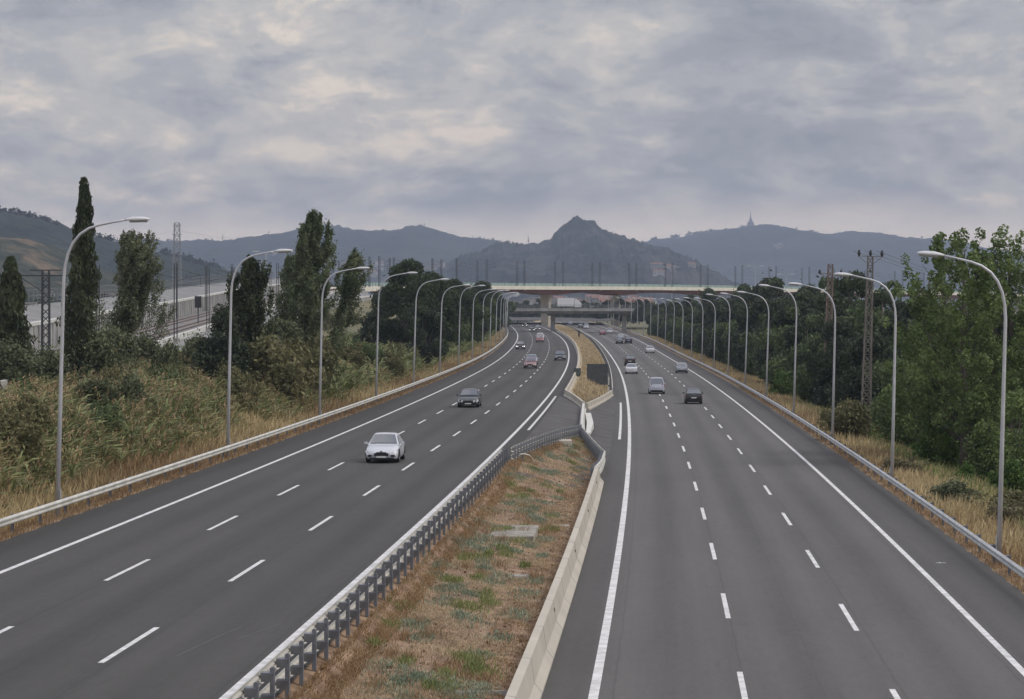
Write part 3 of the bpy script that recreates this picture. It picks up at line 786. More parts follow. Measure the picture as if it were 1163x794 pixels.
Y=245; q=lattice_tower('power_pole','rusty lattice power pole half hidden by the dark trees on the right','power pole',PX(938,Y),Y,-3,PZ(300,Y)+3,0.85,.45,M['rusty'],[(PZ(311,Y)+3,1.15,.4)],bar_=.055,step=24)
for dx in (-1.05,1.05): MB().tube([(dx,0,PZ(311,Y)+3),(dx,0,PZ(308,Y)+3.1)],[.16,.1],n=6).build('insulator',M['ins'],q)
lean(q,1.7)
Y=1300; lattice_tower('pylon','tall grey lattice pylon standing on the plain left of the lamps','pylon',PX(201,Y),Y,4,PZ(253,Y)-4,5.5,2.6,M['palest'],[(PZ(256,Y)-4,2.2,1),(PZ(266,Y)-4,2.6,1),(PZ(276,Y)-4,2.2,1)],bar_=.2,step=14)
Y=1250; lattice_tower('pylon','grey lattice pylon with three crossarms beyond the right poplar','pylon',PX(1153,Y),Y,3,PZ(303,Y)-3,4,1.2,M['palest'],[(PZ(305,Y)-3,4,1),(PZ(315,Y)-3,4.5,1),(PZ(326,Y)-3,4,1)],bar_=.2,step=16)
# wires between the two right-hand poles
q=thing('power_line','three thin power lines running from the pale power pole','wire',(0,0,0))
for dx in (-.88,0,.88):
    a=Vector((PX(982,192)+dx,192,PZ(285,192))); b=Vector((PX(1250,560)+dx,560,PZ(350,560)+4))
    pts=[a.lerp(b,k/12)-Vector((0,0,5*(k/12)*(1-k/12)*2)) for k in range(13)]; MB().tube(pts,.02,n=3).build('wire',M['wire'],q)
q=thing('power_line','two faint wires strung from the tall grey pylon on the left','wire',(0,0,0))
for dz in (0,-8):
    for sx in (-1,1):
        a=Vector((PX(201,1300),1300,PZ(262,1300)+dz)); b=a+Vector((sx*190,160,-6)); pts=[a.lerp(b,k/12)-Vector((0,0,12*(k/12)*(1-k/12)*2)) for k in range(13)]
        MB().tube(pts,.05,n=3).build('wire',M['palest'],q)
# slatted fence on the right below the poplar
q=thing('slat_fence','weathered grey vertical slat fence under the right-hand trees','fence',(PX(1094,158),158,-2.3),rz=-.12)
for k in range(16):
    h=1.9+.12*math.sin(k*4.1); o=MB().box(k*.27-.09,k*.27+.09,-.02,.02,-.3,h).build('slat',M['post'] if k%4==0 else M['concd'],q); o.rotation_euler=(0,.02*math.sin(k*7),0)
MB().box(-.2,4.4,.03,.08,.5,.6).box(-.2,4.4,.03,.08,1.5,1.6).build('crossrail',M['concd'],q)
# dark wall and pale stone wall behind the left cypress
q=thing('plain_wall','long low dark grey wall on the plain behind the left cypresses','wall',(-110,430,3.8))
MB().box(-60,28,0,.5,-2,5.2).build('wall',M['concd'],q); MB().box(-60,28,-.1,.6,5.2,5.5).build('coping',M['conc2'],q)
q=thing('lattice_parapet','broken pale stonework beside the railway behind the left cypress','wall',(PX(40,176),176,1.2))
mb=MB()
for i in range(9):
    for j in range(6):
        if random.random()<.8: mb.cbox((-1.6+i*.42+.1*random.random(),0.1*random.random(),.3+j*.46),.3+.1*random.random(),.4,.34)
mb.build('stones',M['conc'],q)
# ------------------------------------------------------------------ cars (front = -y, towards the camera)
M['tyre']=mat('tyre_rubber',(.018,.018,.019),.85); M['rim']=mat('alloy_rim',(.45,.46,.47),.35,metal=.7)
M['glass']=mat('car_glass',(.022,.028,.032),.06,spec=.9,coat=.6); M['blk']=mat('black_trim',(.018,.018,.02),.55)
M['glass'].node_tree.nodes['Principled BSDF'].inputs['IOR'].default_value=2.1
M['hl']=mat('headlight_glass',(.72,.74,.76),.12,coat=.5); M['hlon']=mat('lit_headlight',(.8,.8,.8),.2,emit=((1,.97,.9),2.2))
M['tl']=mat('tail_light',(.33,.02,.02),.25,coat=.5); M['plate']=mat('number_plate',(.75,.75,.72),.5); M['chrome']=mat('chrome',(.6,.6,.62),.2,metal=.8)
PAINT={}
def paint(n,c,r=.32):
    if n not in PAINT: PAINT[n]=mat('paint_'+n,c,r,coat=.6,spec=.5,noise=.04,scale=1.5)
    return PAINT[n]
# profile: list of (y along, hood/belt height, half width, bottom height)
def car(label,col,kind='sedan',rear=False,lit=False,cat='car',box=None,roofm=None):
    """the visible end (front for oncoming, tail for outbound cars) is at -y = 0; the car extends to +y"""
    P=paint(*col)
    q=thing({'sedan':'sedan_car','hatch':'hatchback_car','suv':'suv_car','van':'compact_van'}[kind],label,cat)
    Lc={'sedan':4.5,'hatch':4.05,'suv':4.5,'van':4.4}[kind]; H={'sedan':1.44,'hatch':1.48,'suv':1.72,'van':1.78}[kind]; W={'sedan':.88,'hatch':.86,'suv':.92,'van':.90}[kind]
    belt={'sedan':.92,'hatch':.95,'suv':1.08,'van':1.08}[kind]
    hood=belt-.13; TW=.24 if kind=='sedan' else .18
    # stations from the car's own front (f=0) to tail (f=L)
    tailh={'sedan':belt+.04,'hatch':belt+.02,'suv':belt+.02,'van':belt+.02}[kind]
    st=[(0.00,hood-.28,W*.74,.30),(.10,hood-.16,W*.88,.24),(.35,hood-.04,W*.96,.2),(.8,hood+.02,W*.99,.2),(1.25,belt-.03,W,.2),(2.0,belt,W,.2),(3.0,belt+.02,W,.2),(Lc-.75,tailh+.01,W*.99,.2),(Lc-.25,tailh-.02,W*.95,.24),(Lc-.06,tailh-.10,W*.88,.28),(Lc,tailh-.24,W*.78,.34)]
    ws={'sedan':(1.15,1.95),'hatch':(1.0,1.7),'suv':(1.15,1.8),'van':(.75,1.55)}[kind]     # windscreen base / top
    rw={'sedan':(Lc-.75,Lc-1.5),'hatch':(Lc-.16,Lc-.75),'suv':(Lc-.14,Lc-.5),'van':(Lc-.10,Lc-.38)}[kind]
    def yy(f): return f if not rear else Lc-f
    def sec(f,h,w,b):
        y=yy(f); r=[(w*.90,b),(w*.985,b+.10),(w,.42*h+.1),(w,.68*h),(w*.965,h-.06),(w*.86,h),(w*.45,h+.025),(0,h+.035)]
        return [(x,y,z) for x,z in r]+[(-x,y,z) for x,z in r[-2::-1]]
    mb=MB(); mb.loft([sec(*s) for s in st],closed=True); body=mb.build('body',P,q); smooth_angle(body,38)
    # greenhouse
    fs=[(ws[0],belt-.04,belt-.03),(ws[0]+.02,belt,belt+.0),(ws[1],H-.07,H),((ws[1]+rw[1])/2,H-.045,H+.02),(rw[1],H-.07,H-.005),(rw[0],belt,belt+.01)]
    def gsec(f,zs,zt):
        k=(zt-belt)/(H-belt); k=max(0,k); wb=W*.93; wt=W*(.93-TW*k)
        y=yy(f); r=[(wb,belt-.06),(wt,max(belt-.05,zs)),(wt-.06,zt),(wt*.5,zt+.02*k),(0,zt+.03*k)]
        return [(x,y,z) for x,z in r]+[(-x,y,z) for x,z in r[-2::-1]]
    mb=MB(); mb.loft([gsec(*s) for s in fs],closed=True); g=mb.build('cabin',P,q); smooth_angle(g,30)
    # glazing, a little proud of the cabin
    def glaz(name,f0,f1,t0=.08,t1=.90,e=.012):
        # sloped screen between (f0, belt) and (f1, H)
        V=[]
        for t in (t0,t1):
            f=f0+(f1-f0)*t; z=belt+(H-belt)*t; wb=W*(.93-TW*t)-.085
            d=(f1-f0); nn=Vector((0,-(H-belt) if d>0 else (H-belt),abs(d))).normalized()*e*2.2
            for u in (-1,-.5,0,.5,1):
                y=yy(f+nn.y); z2=z+nn.z+.02*(1-u*u); V.append((wb*u,y,z2))
        Fc=[(k,k+1,6+k,5+k) for k in range(4)]
        MB().add(V,Fc).build(name,M['glass'],q,recalc=False,smooth=True)
    glaz('windscreen',ws[0],ws[1]); glaz('rear_window',rw[0],rw[1],.10,.86)
    for s in (-1,1):
        a=ws[0]+(ws[1]-ws[0])*.12+.22; b=ws[0]+(ws[1]-ws[0])*.86+.14; c=rw[0]+(rw[1]-rw[0])*.86-.1; d=rw[0]+(rw[1]-rw[0])*.15-.16
        mid=(ws[1]+rw[1])/2-.05
        def sp(f,t): return (s*(W*(.93-TW*t)+.012),yy(f),belt+.02+(H-belt-.06)*t)
        for fa,fb,fc,fd in ((a,b,mid-.04,mid-.04),(mid+.04,mid+.04,c,d)):
            MB().add([sp(fa,.08),sp(fb,.86),sp(fc,.86),sp(fd,.08)],[(0,1,2,3)]).build('side_window',M['glass'],q,recalc=False)
        # mirrors
        mb=MB(); y0=yy(ws[0]+.35); mb.loft([[(s*(W-.04),y0-.04,belt+.0),(s*(W-.04),y0+.06,belt),(s*(W-.04),y0+.06,belt+.06),(s*(W-.04),y0-.04,belt+.06)],
            [(s*(W+.06),y0-.06,belt-.01),(s*(W+.06),y0+.08,belt-.01),(s*(W+.06),y0+.08,belt+.12),(s*(W+.06),y0-.06,belt+.12)],
            [(s*(W+.17),y0-.05,belt),(s*(W+.17),y0+.05,belt),(s*(W+.17),y0+.05,belt+.11),(s*(W+.17),y0-.05,belt+.11)]],closed=True)
        mb.build('mirror',P,q)
        for f in (.82,Lc-.85):
            y0=yy(f); r=.33 if kind!='suv' else .37
            wh=thing('wheel',None,None,(s*(W-.12),y0,r)); wh.parent=q
            if 'label' in wh: del wh['label']
            MB().tube([(-.115,0,0),(-.10,0,0),(.10,0,0),(.115,0,0)],[r*.9,r,r,r*.9],n=20).build('tyre',M['tyre'],wh)
            sx=s*.118; MB().tube([(s*.08,0,0),(sx,0,0)],[r*.66,r*.62],n=14).build('rim',M['rim'],wh)
            # arch
            arc=[]; 
            for ro in (r+.075,): 
                for k in range(11):
                    t=math.pi*k/10; arc.append((s*(W*.985+.012),y0+ro*math.cos(t),max(.2,r+ro*math.sin(t))))
            cen=(s*(W*.985+.012),y0,r-.05); v=arc+[cen]; MB().add(v,[(k,k+1,11) for k in range(10)]).build('wheel_arch',M['blk'],q,recalc=False)
    # front
    def fy(d): return yy(d)
    def fb(name,m,x0,x1,z0,z1,d,front=True,th=.03):
        y=yy(-.0+d) if front else yy(Lc-d); sgn=-1 if ((front and not rear) or (not front and rear)) else 1
        a,b=y+sgn*th,y-sgn*th; return MB().box(x0,x1,min(a,b),max(a,b),z0,z1).build(name,m,q)
    def panel(name,m,pts,front=True):
        # pts: (x,z) outline on the nose, y follows the body shape by hand-set depth
        V=[(x,(yy(d) if front else yy(Lc-d)),z) for x,z,d in pts]; MB().add(V,[tuple(range(len(V)))]).build(name,m,q,recalc=False)
    if not rear:
        for s in (-1,1):
            panel('headlight',M['hlon'] if lit else M['hl'],[(s*W*.50,hood-.34,-.035),(s*W*.52,hood-.20,.02),(s*W*.93,hood-.12,.24),(s*W*.965,hood-.24,.20),(s*W*.84,hood-.35,.03)])
            fb('fog_lamp',M['blk'],min(s*.58*W,s*.80*W),max(s*.58*W,s*.80*W),.33,.43,.005)
        fb('grille',M['blk'],-W*.42,W*.42,.36,.52,-.012); fb('upper_grille',M['blk'],-W*.30,W*.30,hood-.31,hood-.22,.005)
        fb('badge',M['chrome'],-.07,.07,hood-.22,hood-.15,.015)
        fb('number_plate',M['plate'],-.26,.26,.28,.37,-.02); fb('bumper_lip',M['blk'],-W*.72,W*.72,.19,.26,.02)
    else:
        for s in (-1,1):
            lo,hi=(tailh-.30,tailh-.11) if kind in('sedan','hatch') else (tailh-.35,tailh+.02)
            panel('tail_light',M['tl'],[(s*W*.62,lo,-.012),(s*W*.62,hi,.07),(s*W*.93,hi,.22),(s*W*.97,lo,.20),(s*W*.80,lo,.02)],front=False)
        fb('number_plate',M['plate'],-.26,.26,tailh-.40,tailh-.29,-.01,front=False)
        fb('rear_bumper',M['blk'] if kind!='sedan' else P,-W*.74,W*.74,.30,.44,.0,front=False); fb('diffuser',M['blk'],-W*.7,W*.7,.20,.30,.03,front=False)
    MB().box(-W*.8,W*.8,min(yy(.3),yy(Lc-.3)),max(yy(.3),yy(Lc-.3)),.17,.24).build('underbody',M['blk'],q)
    if box:
        f=(ws[1]+rw[1])/2
        o=MB().box(-.42,.42,yy(f)-.9,yy(f)+.9,H+.10,H+.45,top=(-.36,.36,yy(f)-.75,yy(f)+.75)).build('roof_box',M['blk'] if box=='dark' else paint('silver',(.5,.51,.53)),q)
        for d in (-.5,.5): MB().box(-W*.72,W*.72,yy(f)+d-.03,yy(f)+d+.03,H-.02,H+.11).build('roof_bar',M['blk'],q)
    return q
def put(q,px,py,Y,C,ZF,dx=0):
    x=(px-CX)*Y/F; z=ZF(Y); q.location=(x,Y,z+.012); q.rotation_euler=(0,0,-dir_ang(C,Y)+dx); return q
SIL=('white_silver',(.62,.64,.68)); GRY=('dark_grey',(.055,.06,.062)); WHT=('white',(.72,.72,.74)); BLK=('black',(.016,.016,.018)); RED=('dull_red',(.36,.07,.07)); SLV=('silver_blue',(.42,.45,.50)); NAV=('navy',(.03,.035,.055))
# oncoming
put(car('white-silver oncoming saloon car nearest the camera in the middle lane',SIL,'sedan'),433,0,130,LC,ZL)
put(car('dark grey oncoming car with bright headlights, second from the camera on the left carriageway',GRY,'sedan'),531.5,0,204,LC,ZL)
put(car('dull red oncoming car in the middle lane with a pale car close behind',('dull_red2',(.27,.14,.14)),'sedan'),602,0,340,LC,ZL)
put(car('pale grey oncoming car partly hidden behind the dull red car',SLV,'sedan'),603.5,0,362,LC,ZL,.0)
put(car('black oncoming car in the inner lane beside the dry grass island',GRY,'sedan',box=None),636,0,390,LC,ZL)
put(car('dark oncoming car with lit headlights in the outer lane beyond the red car',BLK,'hatch',lit=True),591,0,480,LC,ZL)
put(car('red oncoming car in the middle lane where the road bends',('bright_red',(.27,.07,.07)),'hatch'),613,0,560,LC,ZL)
put(car('white oncoming car just behind the far red car',WHT,'van'),613.5,0,582,LC,ZL)
put(car('dark oncoming car with lit headlights, middle of the three far cars by the pier',BLK,'sedan',lit=True),604,0,770,LC,ZL)
put(car('small dark oncoming car, rightmost of the three far cars by the pier',GRY,'hatch',lit=True),610.5,0,800,LC,ZL)
put(car('distant dark oncoming car with lit headlights, farthest on the left carriageway',BLK,'hatch',lit=True),596,0,900,LC,ZL)
# outbound
put(car('black hatchback driving away in the right-hand lane, nearest on the right carriageway',BLK,'hatch',True),788,0,246,RC,ZR)
put(car('silver compact van driving away in the middle lane',('silver',(.52,.55,.62)),'van',True),746,0,275,RC,ZR)
put(car('silver car driving away beside the right edge line',SLV,'hatch',True),774.6,0,366,RC,ZR)
put(car('white car driving away in the inner lane right behind a black car',WHT,'sedan',True),717.3,0,362,RC,ZR)
put(car('tall black car driving away just ahead of the white car in the inner lane',BLK,'suv',True),715.5,0,415,RC,ZR)
put(car('white saloon driving away in the right lane beyond the silver car',WHT,'sedan',True),738.4,0,520,RC,ZR)
put(car('dark blue car driving away, right-hand one of the far dark pair',NAV,'suv',True),714,0,615,RC,ZR)
put(car('dark grey car driving away, left-hand one of the far dark pair',GRY,'sedan',True),703.7,0,610,RC,ZR)
put(car('grey car driving away just beyond the far dark pair',SLV,'hatch',True),705,0,665,RC,ZR)
put(car('red car driving away in the far middle lane',('crimson',(.28,.05,.07)),'hatch',True),684.3,0,735,RC,ZR)
put(car('white van driving away beside the far red car',WHT,'van',True),692.3,0,760,RC,ZR)
put(car('distant white car driving away near the overpass pier',WHT,'van',True),666,0,860,RC,ZR)
put(car('distant dark car driving away left of the distant white car',BLK,'hatch',True),659.6,0,880,RC,ZR)
put(car('farthest grey car driving away under the overpass',SLV,'sedan',True),648,0,960,RC,ZR)
# ------------------------------------------------------------------ vegetation
def unit(n,rng):
    v=rng.normal(size=(n,3)); return v/np.linalg.norm(v,axis=1)[:,None]
def leafq(P,size,rng,asp=.55,up=0.0,var=.4,lean=None):
    n=len(P); d=unit(n,rng)
    if up: d=d*(1-up)+np.array([0,0,1])*up
    if lean is not None: d=d+np.array(lean)
    d/=np.linalg.norm(d,axis=1)[:,None]+1e-9
    e=np.cross(d,unit(n,rng)); e/=np.linalg.norm(e,axis=1)[:,None]+1e-9
    s=(size*(1+var*(rng.random(n)*2-1)))[:,None]
    a=d*s*.5; b=e*s*asp*.5
    return np.stack([P-a,P+b*1.0-a*.1,P+a,P-b-a*.1],1)
def pts_in_clumps(cs,rs,n,rng,flat=1.0,shell=.5):
    cs=np.array(cs); rs=np.array(rs); w=rs**2; w/=w.sum(); k=rng.choice(len(cs),n,p=w)
    u=unit(n,rng); r=rng.random(n)**(1/(3+shell*4)); u[:,2]*=flat
    return cs[k]+u*(r*rs[k])[:,None]
def mk_tree(name,label,cat,crown,trunk,ml,mt,group=None):
    q=thing(name,label,cat,(0,0,0),group=group)
    if trunk is not None: trunk.build('trunk',mt,q,smooth=True)
    quads('crown',crown,ml,q); return q
def t_broad(name,h,r,n,ml,seed,size=.34,mt=None,low=.2,flat=.85,clr=.30,open_=1.0):
    rng=np.random.default_rng(seed); rd=random.Random(seed)
    tr=MB(); th=h*(low+.12); tr.tube([(0,0,-.5),(.05*h*rd.uniform(-.5,.5),0,th*.5),(0,0,th),(0,0,h*.8)],[.022*h,.018*h,.014*h,.004*h],n=7)
    cs=[];rs=[]
    zc=h*(low+(1-low)/2); hz=h*(1-low)/2
    nc=int(26*open_)
    for i in range(nc):
        a=rd.uniform(0,6.28); v=rd.uniform(-1,1); k=(1-abs(v)**2.2)**.5; k*=(1-.25*v); rr=rd.uniform(.35,.92)*r*k
        c=(rr*math.cos(a),rr*math.sin(a),zc+v*hz*.86); cs.append(c); rs.append(r*clr*rd.uniform(.65,1.35)*(1-.3*max(0,v)))
    for c in cs[::3]:
        z0=rd.uniform(th*.5,th); m=((c[0])*.5,(c[1])*.5,(z0+c[2])*.5+.3)
        tr.tube([(0,0,z0),m,c],[.009*h,.006*h,.002*h],n=5,cap=False)
    P=pts_in_clumps(cs,rs,n,rng,flat)
    P=np.concatenate([P,P[:n//12]+rng.normal(size=(n//12,3))*.35])
    return mk_tree(name,None,'tree',leafq(P,size,rng),tr,ml,mt or M['bark'])
def t_cypress(h,r,n,seed,tip=.5):
    rng=np.random.default_rng(seed); t=rng.random(n)**.85; 
    ang=rng.random(n)*6.283
    prof=np.interp(t,[0,.03,.15,.35,.55,.72,.86,.95,1],[.4,.8,1,.97,.80,.58,.40,.24,.10])
    lump=1+.22*np.sin(ang*3+t*19+seed)+.16*np.sin(ang*5-t*43)+.10*np.sin(t*90+ang*2)
    rr=r*prof*lump*(.25+.9*rng.random(n)**.45); sw=.10*r*np.sin(t*7+seed)
    P=np.stack([rr*np.cos(ang)+sw+.35*r*np.maximum(0,t-.85)*np.sin(seed),rr*np.sin(ang),t*h*1.0+.2],1)
    tr=MB().tube([(0,0,-.5),(0,0,h*.5),(0,0,h*.92)],[.16,.10,.02],n=7)
    # ragged side tufts near the top
    k=160; tt=rng.random(k)*.22+.78; c=np.stack([np.cos(rng.random(k)*6.28)*r*.38*(1.1-tt)*3,np.zeros(k),tt*h],1)
    P2=np.repeat(c,6,0)+rng.normal(size=(k*6,3))*.10
    P=np.concatenate([P,P2]); return mk_tree('cypress_tree',None,'tree',leafq(P,.30,rng,asp=.4,up=.62),tr,M['l_cyp'],M['bark'])
def t_poplar(name,h,r,n,seed,ml,lean=(.16,0),nb=60,size=.28,mt=None,low=.14):
    rng=np.random.default_rng(seed); rd=random.Random(seed); tr=MB()
    L=Vector((lean[0],lean[1],0)); tp=[Vector((L.x*h*(t**1.6),L.y*h*t,h*t)) for t in (0,.3,.6,.85,1)]; tp[0].z=-.4
    tr.tube(tp,[.02*h,.015*h,.009*h,.004*h,.001*h],n=7); P=[]
    for i in range(nb):
        t=low+(1-low)*(i/nb)**.9*.92; a=rd.uniform(0,6.28); b0=Vector((L.x*h*(t**1.6),L.y*h*t,h*t))
        ln=min(h*(1-t)*.75+.6, h*.42)*rd.uniform(.7,1.15); out=r*rd.uniform(.35,1.0)*(1-.93*t**.8)*(.55+.45*min(1,t/.25))
        e=b0+Vector((math.cos(a)*out+L.x*ln*2.0,math.sin(a)*out,ln)); m=b0.lerp(e,.5)+Vector((math.cos(a)*out*.25,math.sin(a)*out*.25,-.1*ln))
        if i%2==0: tr.tube([b0,m,e],[.006*h*(1-t)+.02,.02,.008],n=4,cap=False)
        k=int(n/nb); u=rng.random(k)**.8
        bb=np.array(b0)[None]*((1-u)**2)[:,None]+2*np.array(m)[None]*(u*(1-u))[:,None]+np.array(e)[None]*(u**2)[:,None]
        # tufts
        nt=7; tu=(u*nt).astype(int); c=rng.normal(size=(nt+1,3))*np.array([.26,.26,.18]); al=rng.random(k)
        P.append(bb+c[tu]+np.stack([al*.35*(.3+lean[0]*5)*.6,0*al,al*.55],1)+rng.normal(size=(k,3))*np.array([.13,.13,.16])*(1.25-.7*t))
    P=np.concatenate(P); return mk_tree(name,None,'tree',leafq(P,size,rng,asp=.6,up=.25,lean=(lean[0]*1.2,0,0)),tr,ml,mt or M['bark'])
def t_open(name,h,r,n,ml,seed,size,low=.2,nb=34):
    # open crown: limbs leave the trunk upwards and carry separate leaf tufts
    rng=np.random.default_rng(seed); rd=random.Random(seed); tr=MB()
    tr.tube([(0,0,-.5),(.1,0,h*.3),(-.05,.1,h*.6),(.1,0,h*.93)],[.02*h,.015*h,.009*h,.002*h],n=7); cs=[];rs=[]
    for i in range(nb):
        t=low+(1-low)*i/nb*.93; a=i*2.4+rd.uniform(-.4,.4); R=r*math.sin(math.pi*min(1,(t-low)/(1-low)*.78+.20))**.7*rd.uniform(.65,1.12); up=h*.16*rd.uniform(.6,1.3)
        b0=Vector((.05,0,h*t*.93)); e=b0+Vector((math.cos(a)*R,math.sin(a)*R,min(up,h-h*t*.93))); m=b0.lerp(e,.55)+Vector((0,0,-.12*up))
        tr.tube([b0,m,e],[.006*h*(1.1-t),.03,.01],n=4,cap=False)
        for k in range(5):
            u=.35+.65*(k/4); p=b0*(1-u)**2+m*2*u*(1-u)+e*u*u; cs.append(tuple(p+Vector((rd.gauss(0,.28),rd.gauss(0,.28),rd.gauss(.12,.28))))); rs.append(rd.uniform(.30,.62)*(1.1-.45*t))
    P=pts_in_clumps(cs,rs,n,rng,1.25,.2); return mk_tree(name,None,'tree',leafq(P,size,rng,asp=.75,up=.15),tr,ml,M['bark'])
def t_shrub(name,h,r,n,ml,seed,size=.24,up=.3):
    rng=np.random.default_rng(seed); rd=random.Random(seed); cs=[];rs=[];tr=MB()
    for i in range(14):
        a=rd.uniform(0,6.28); rr=rd.uniform(0,.75)*r; hh=h*rd.uniform(.3,.85)*(1-.35*(rr/r)); cs.append((rr*math.cos(a),rr*math.sin(a),hh)); rs.append(min(r,h)*rd.uniform(.22,.4))
        tr.tube([(0,0,-.2),(rr*.4*math.cos(a),rr*.4*math.sin(a),hh*.5),cs[-1]],[.05,.03,.012],n=4,cap=False)
    for i in range(16):
        a=rd.uniform(0,6.28); rr=rd.uniform(.3,1.0)*r; hh=h*rd.uniform(.25,1.02)*(1-.3*(rr/r)); cs.append((rr*math.cos(a),rr*math.sin(a),hh)); rs.append(min(r,h)*rd.uniform(.07,.17))
    P=pts_in_clumps(cs,rs,n,rng,1.2); st=P[rng.integers(0,len(P),n//6)]; P=np.concatenate([P,st*np.array([1.12,1.12,1.08])+rng.normal(size=st.shape)*.16]); P=P[P[:,2]>0]
    q=thing(name,None,'shrub'); tr.build('stems',M['bark'],q); quads('foliage',leafq(P,size,rng,up=up),ml,q); return q
USED=set()
def place(proto,x,y,z,label,s=1,rz=None,group=None,cat=None):
    rz=random.uniform(0,6.28) if rz is None else rz
    if proto.name in USED: q=copy_tree(proto,(x,y,z),rz,label,s,group)
    else:
        USED.add(proto.name); q=proto; q.location=(x,y,z); q.rotation_euler=(0,0,rz); q.scale=s if hasattr(s,'__len__') else (s,)*3; q['label']=label
        if group: q['group']=group
    if cat: q['category']=cat
    return q
def gl(x,y): # ground height on the left
    e=pt(LC,y,-13.9)[0]; return zleft(x,y,max(0,e-x))
def gr_(x,y):
    e=pt(RC,y,13.4)[0]; return zright(x,y,max(0,x-e))
# --- left individuals (x px, distance)
def L(px,Y): x=PX(px,Y); return x,Y,gl(x,Y)-.15
x,y,z=L(88,172); lean(place(t_cypress(PZ(206,172)-z,1.02,15000,3),x,y,z,'very tall narrow dark cypress right behind the nearest left lamp',rz=0),1.8)
x,y,z=L(11,168); place(t_cypress(PZ(296,168)-z,1.30,13000,8),x,y,z,'shorter dark cypress at the left edge of the picture',rz=1)
x,y,z=L(134,192); place(t_poplar('poplar_tree',PZ(277,192)-z,4.8,36000,5,M['l_grey'],lean=(.10,0),nb=54,size=.17),x,y,z,'windswept greyish poplar between the tall cypress and the second lamp',rz=0)
x,y,z=L(345,212); place(t_poplar('poplar_tree',PZ(250,212)-z,4.9,44000,9,M['l_pop'],lean=(.06,0),nb=46,size=.19),x,y,z,'tall windswept green poplar standing just left of the third lamp',rz=0)
x,y,z=L(372,222); place(t_poplar('poplar_tree',PZ(292,222)-z,2.2,14000,19,M['l_pop'],lean=(.20,0),nb=26,size=.19),x,y,z,'lower poplar leaning right against the tall windswept poplar',rz=0)
x,y,z=L(276,186); place(t_poplar('dark_cypress_tree',PZ(308,186)-z,4.0,30000,14,M['l_cyp'],lean=(.04,0),nb=40,size=.2),x,y,z,'ragged dark evergreen directly behind the second left lamp',rz=0)
x,y,z=L(258,189); place(t_broad('dark_evergreen_tree',PZ(338,189)-z,2.3,9000,M['l_dark'],33,.22,low=.03,clr=.34),x,y,z,'broad dark bushy tree at the left side of the ragged dark evergreen')
x,y,z=L(328,216); place(t_poplar('poplar_tree',PZ(303,216)-z,3.0,16000,23,M['l_pop'],lean=(.03,0),nb=34,size=.19),x,y,z,'lower leafy poplar at the left side of the tall windswept poplar',rz=0)
x,y,z=L(318,200); place(t_broad('olive_tree',PZ(362,200)-z,2.6,10000,M['l_grey'],34,.2,low=.05,clr=.34),x,y,z,'bushy grey-green tree between the second and third left lamps')
x,y,z=L(352,218); place(t_broad('olive_tree',PZ(372,218)-z,2.4,9000,M['l_olive'],35,.2,low=.05,clr=.34),x,y,z,'bushy olive tree at the foot of the tall windswept poplar')
x,y,z=L(250,180); place(t_shrub('dark_shrub',5.2,2.4,8000,M['l_dark'],31,.26),x,y,z,'dark bushy shrub at the left foot of the ragged dark evergreen')
sp=[t_shrub('olive_shrub',3.6,2.2,5200,M['l_olive'],41,.24),t_shrub('brown_shrub',3.4,2.0,4800,M['l_brown'],42,.22),t_shrub('green_shrub',3.2,2.2,5000,M['l_mid'],43,.24),t_shrub('grey_shrub',4.2,2.2,5600,M['l_grey'],44,.22)]
for (px,Y,k,s,lab) in [(312,184,0,1.6,'olive shrub right of the second left lamp'),(338,198,0,1.5,'olive shrub in front of the tall windswept poplar'),(300,196,3,1.15,'grey-green shrub behind the second left lamp'),(390,240,0,1.1,'olive shrub right of the third left lamp'),(405,255,2,1.2,'green shrub midway between third and fourth left lamps'),(360,204,3,.95,'grey-green shrub low beside the third left lamp'),
    (112,172,3,1.25,'grey-green shrub right of the tall cypress foot'),(130,180,3,1.3,'greyish shrub below the windswept greyish poplar'),(60,165,3,1.0,'greyish shrub left of the tall cypress foot'),(40,158,2,.8,'low green shrub between the two cypresses'),(178,200,2,.9,'green shrub in front of the pale railway slab'),(205,200,2,1.0,'bright green shrub left of the ragged dark evergreen'),(192,190,0,.8,'olive shrub at the foot of the pale railway slab'),(150,176,1,.9,'brownish shrub at the right foot of the greyish poplar'),
    (455,300,0,.9,'olive shrub beside the fifth left lamp'),(440,262,0,1.0,'yellowish shrub between fourth and fifth left lamps'),(420,270,2,1.0,'green shrub on the slope left of the fourth lamp'),(100,176,0,1.2,'olive shrub between the tall cypress and the windswept greyish poplar'),(165,190,3,1.15,'grey-green shrub low in front of the railway side slab'),(215,196,1,1.1,'brownish shrub left of the second left lamp'),(20,162,3,1.1,'greyish shrub at the foot of the left-edge cypress'),(228,205,3,1.1,'grey-green shrub on the slope below the ribbed wall')]:
    x,y,z=L(px,Y); place(sp[k],x,y,z,lab,s)
rd5=random.Random(77)
for i in range(44):
    Y=rd5.uniform(104,225); off=rd5.uniform(18.5,27); p=pt(LC,Y,-off); k=[0,2,0,2,3,0][i%6]
    place(sp[k],p[0],p[1],gl(p[0],p[1])-.15,'scrubby bush among the scattered bushes inside the left reed bank',(rd5.uniform(.6,.95),rd5.uniform(.6,.95),rd5.uniform(.68,.95)*(1 if Y<150 else 1.15)),group='scrubby bushes scattered inside the left reed bank')
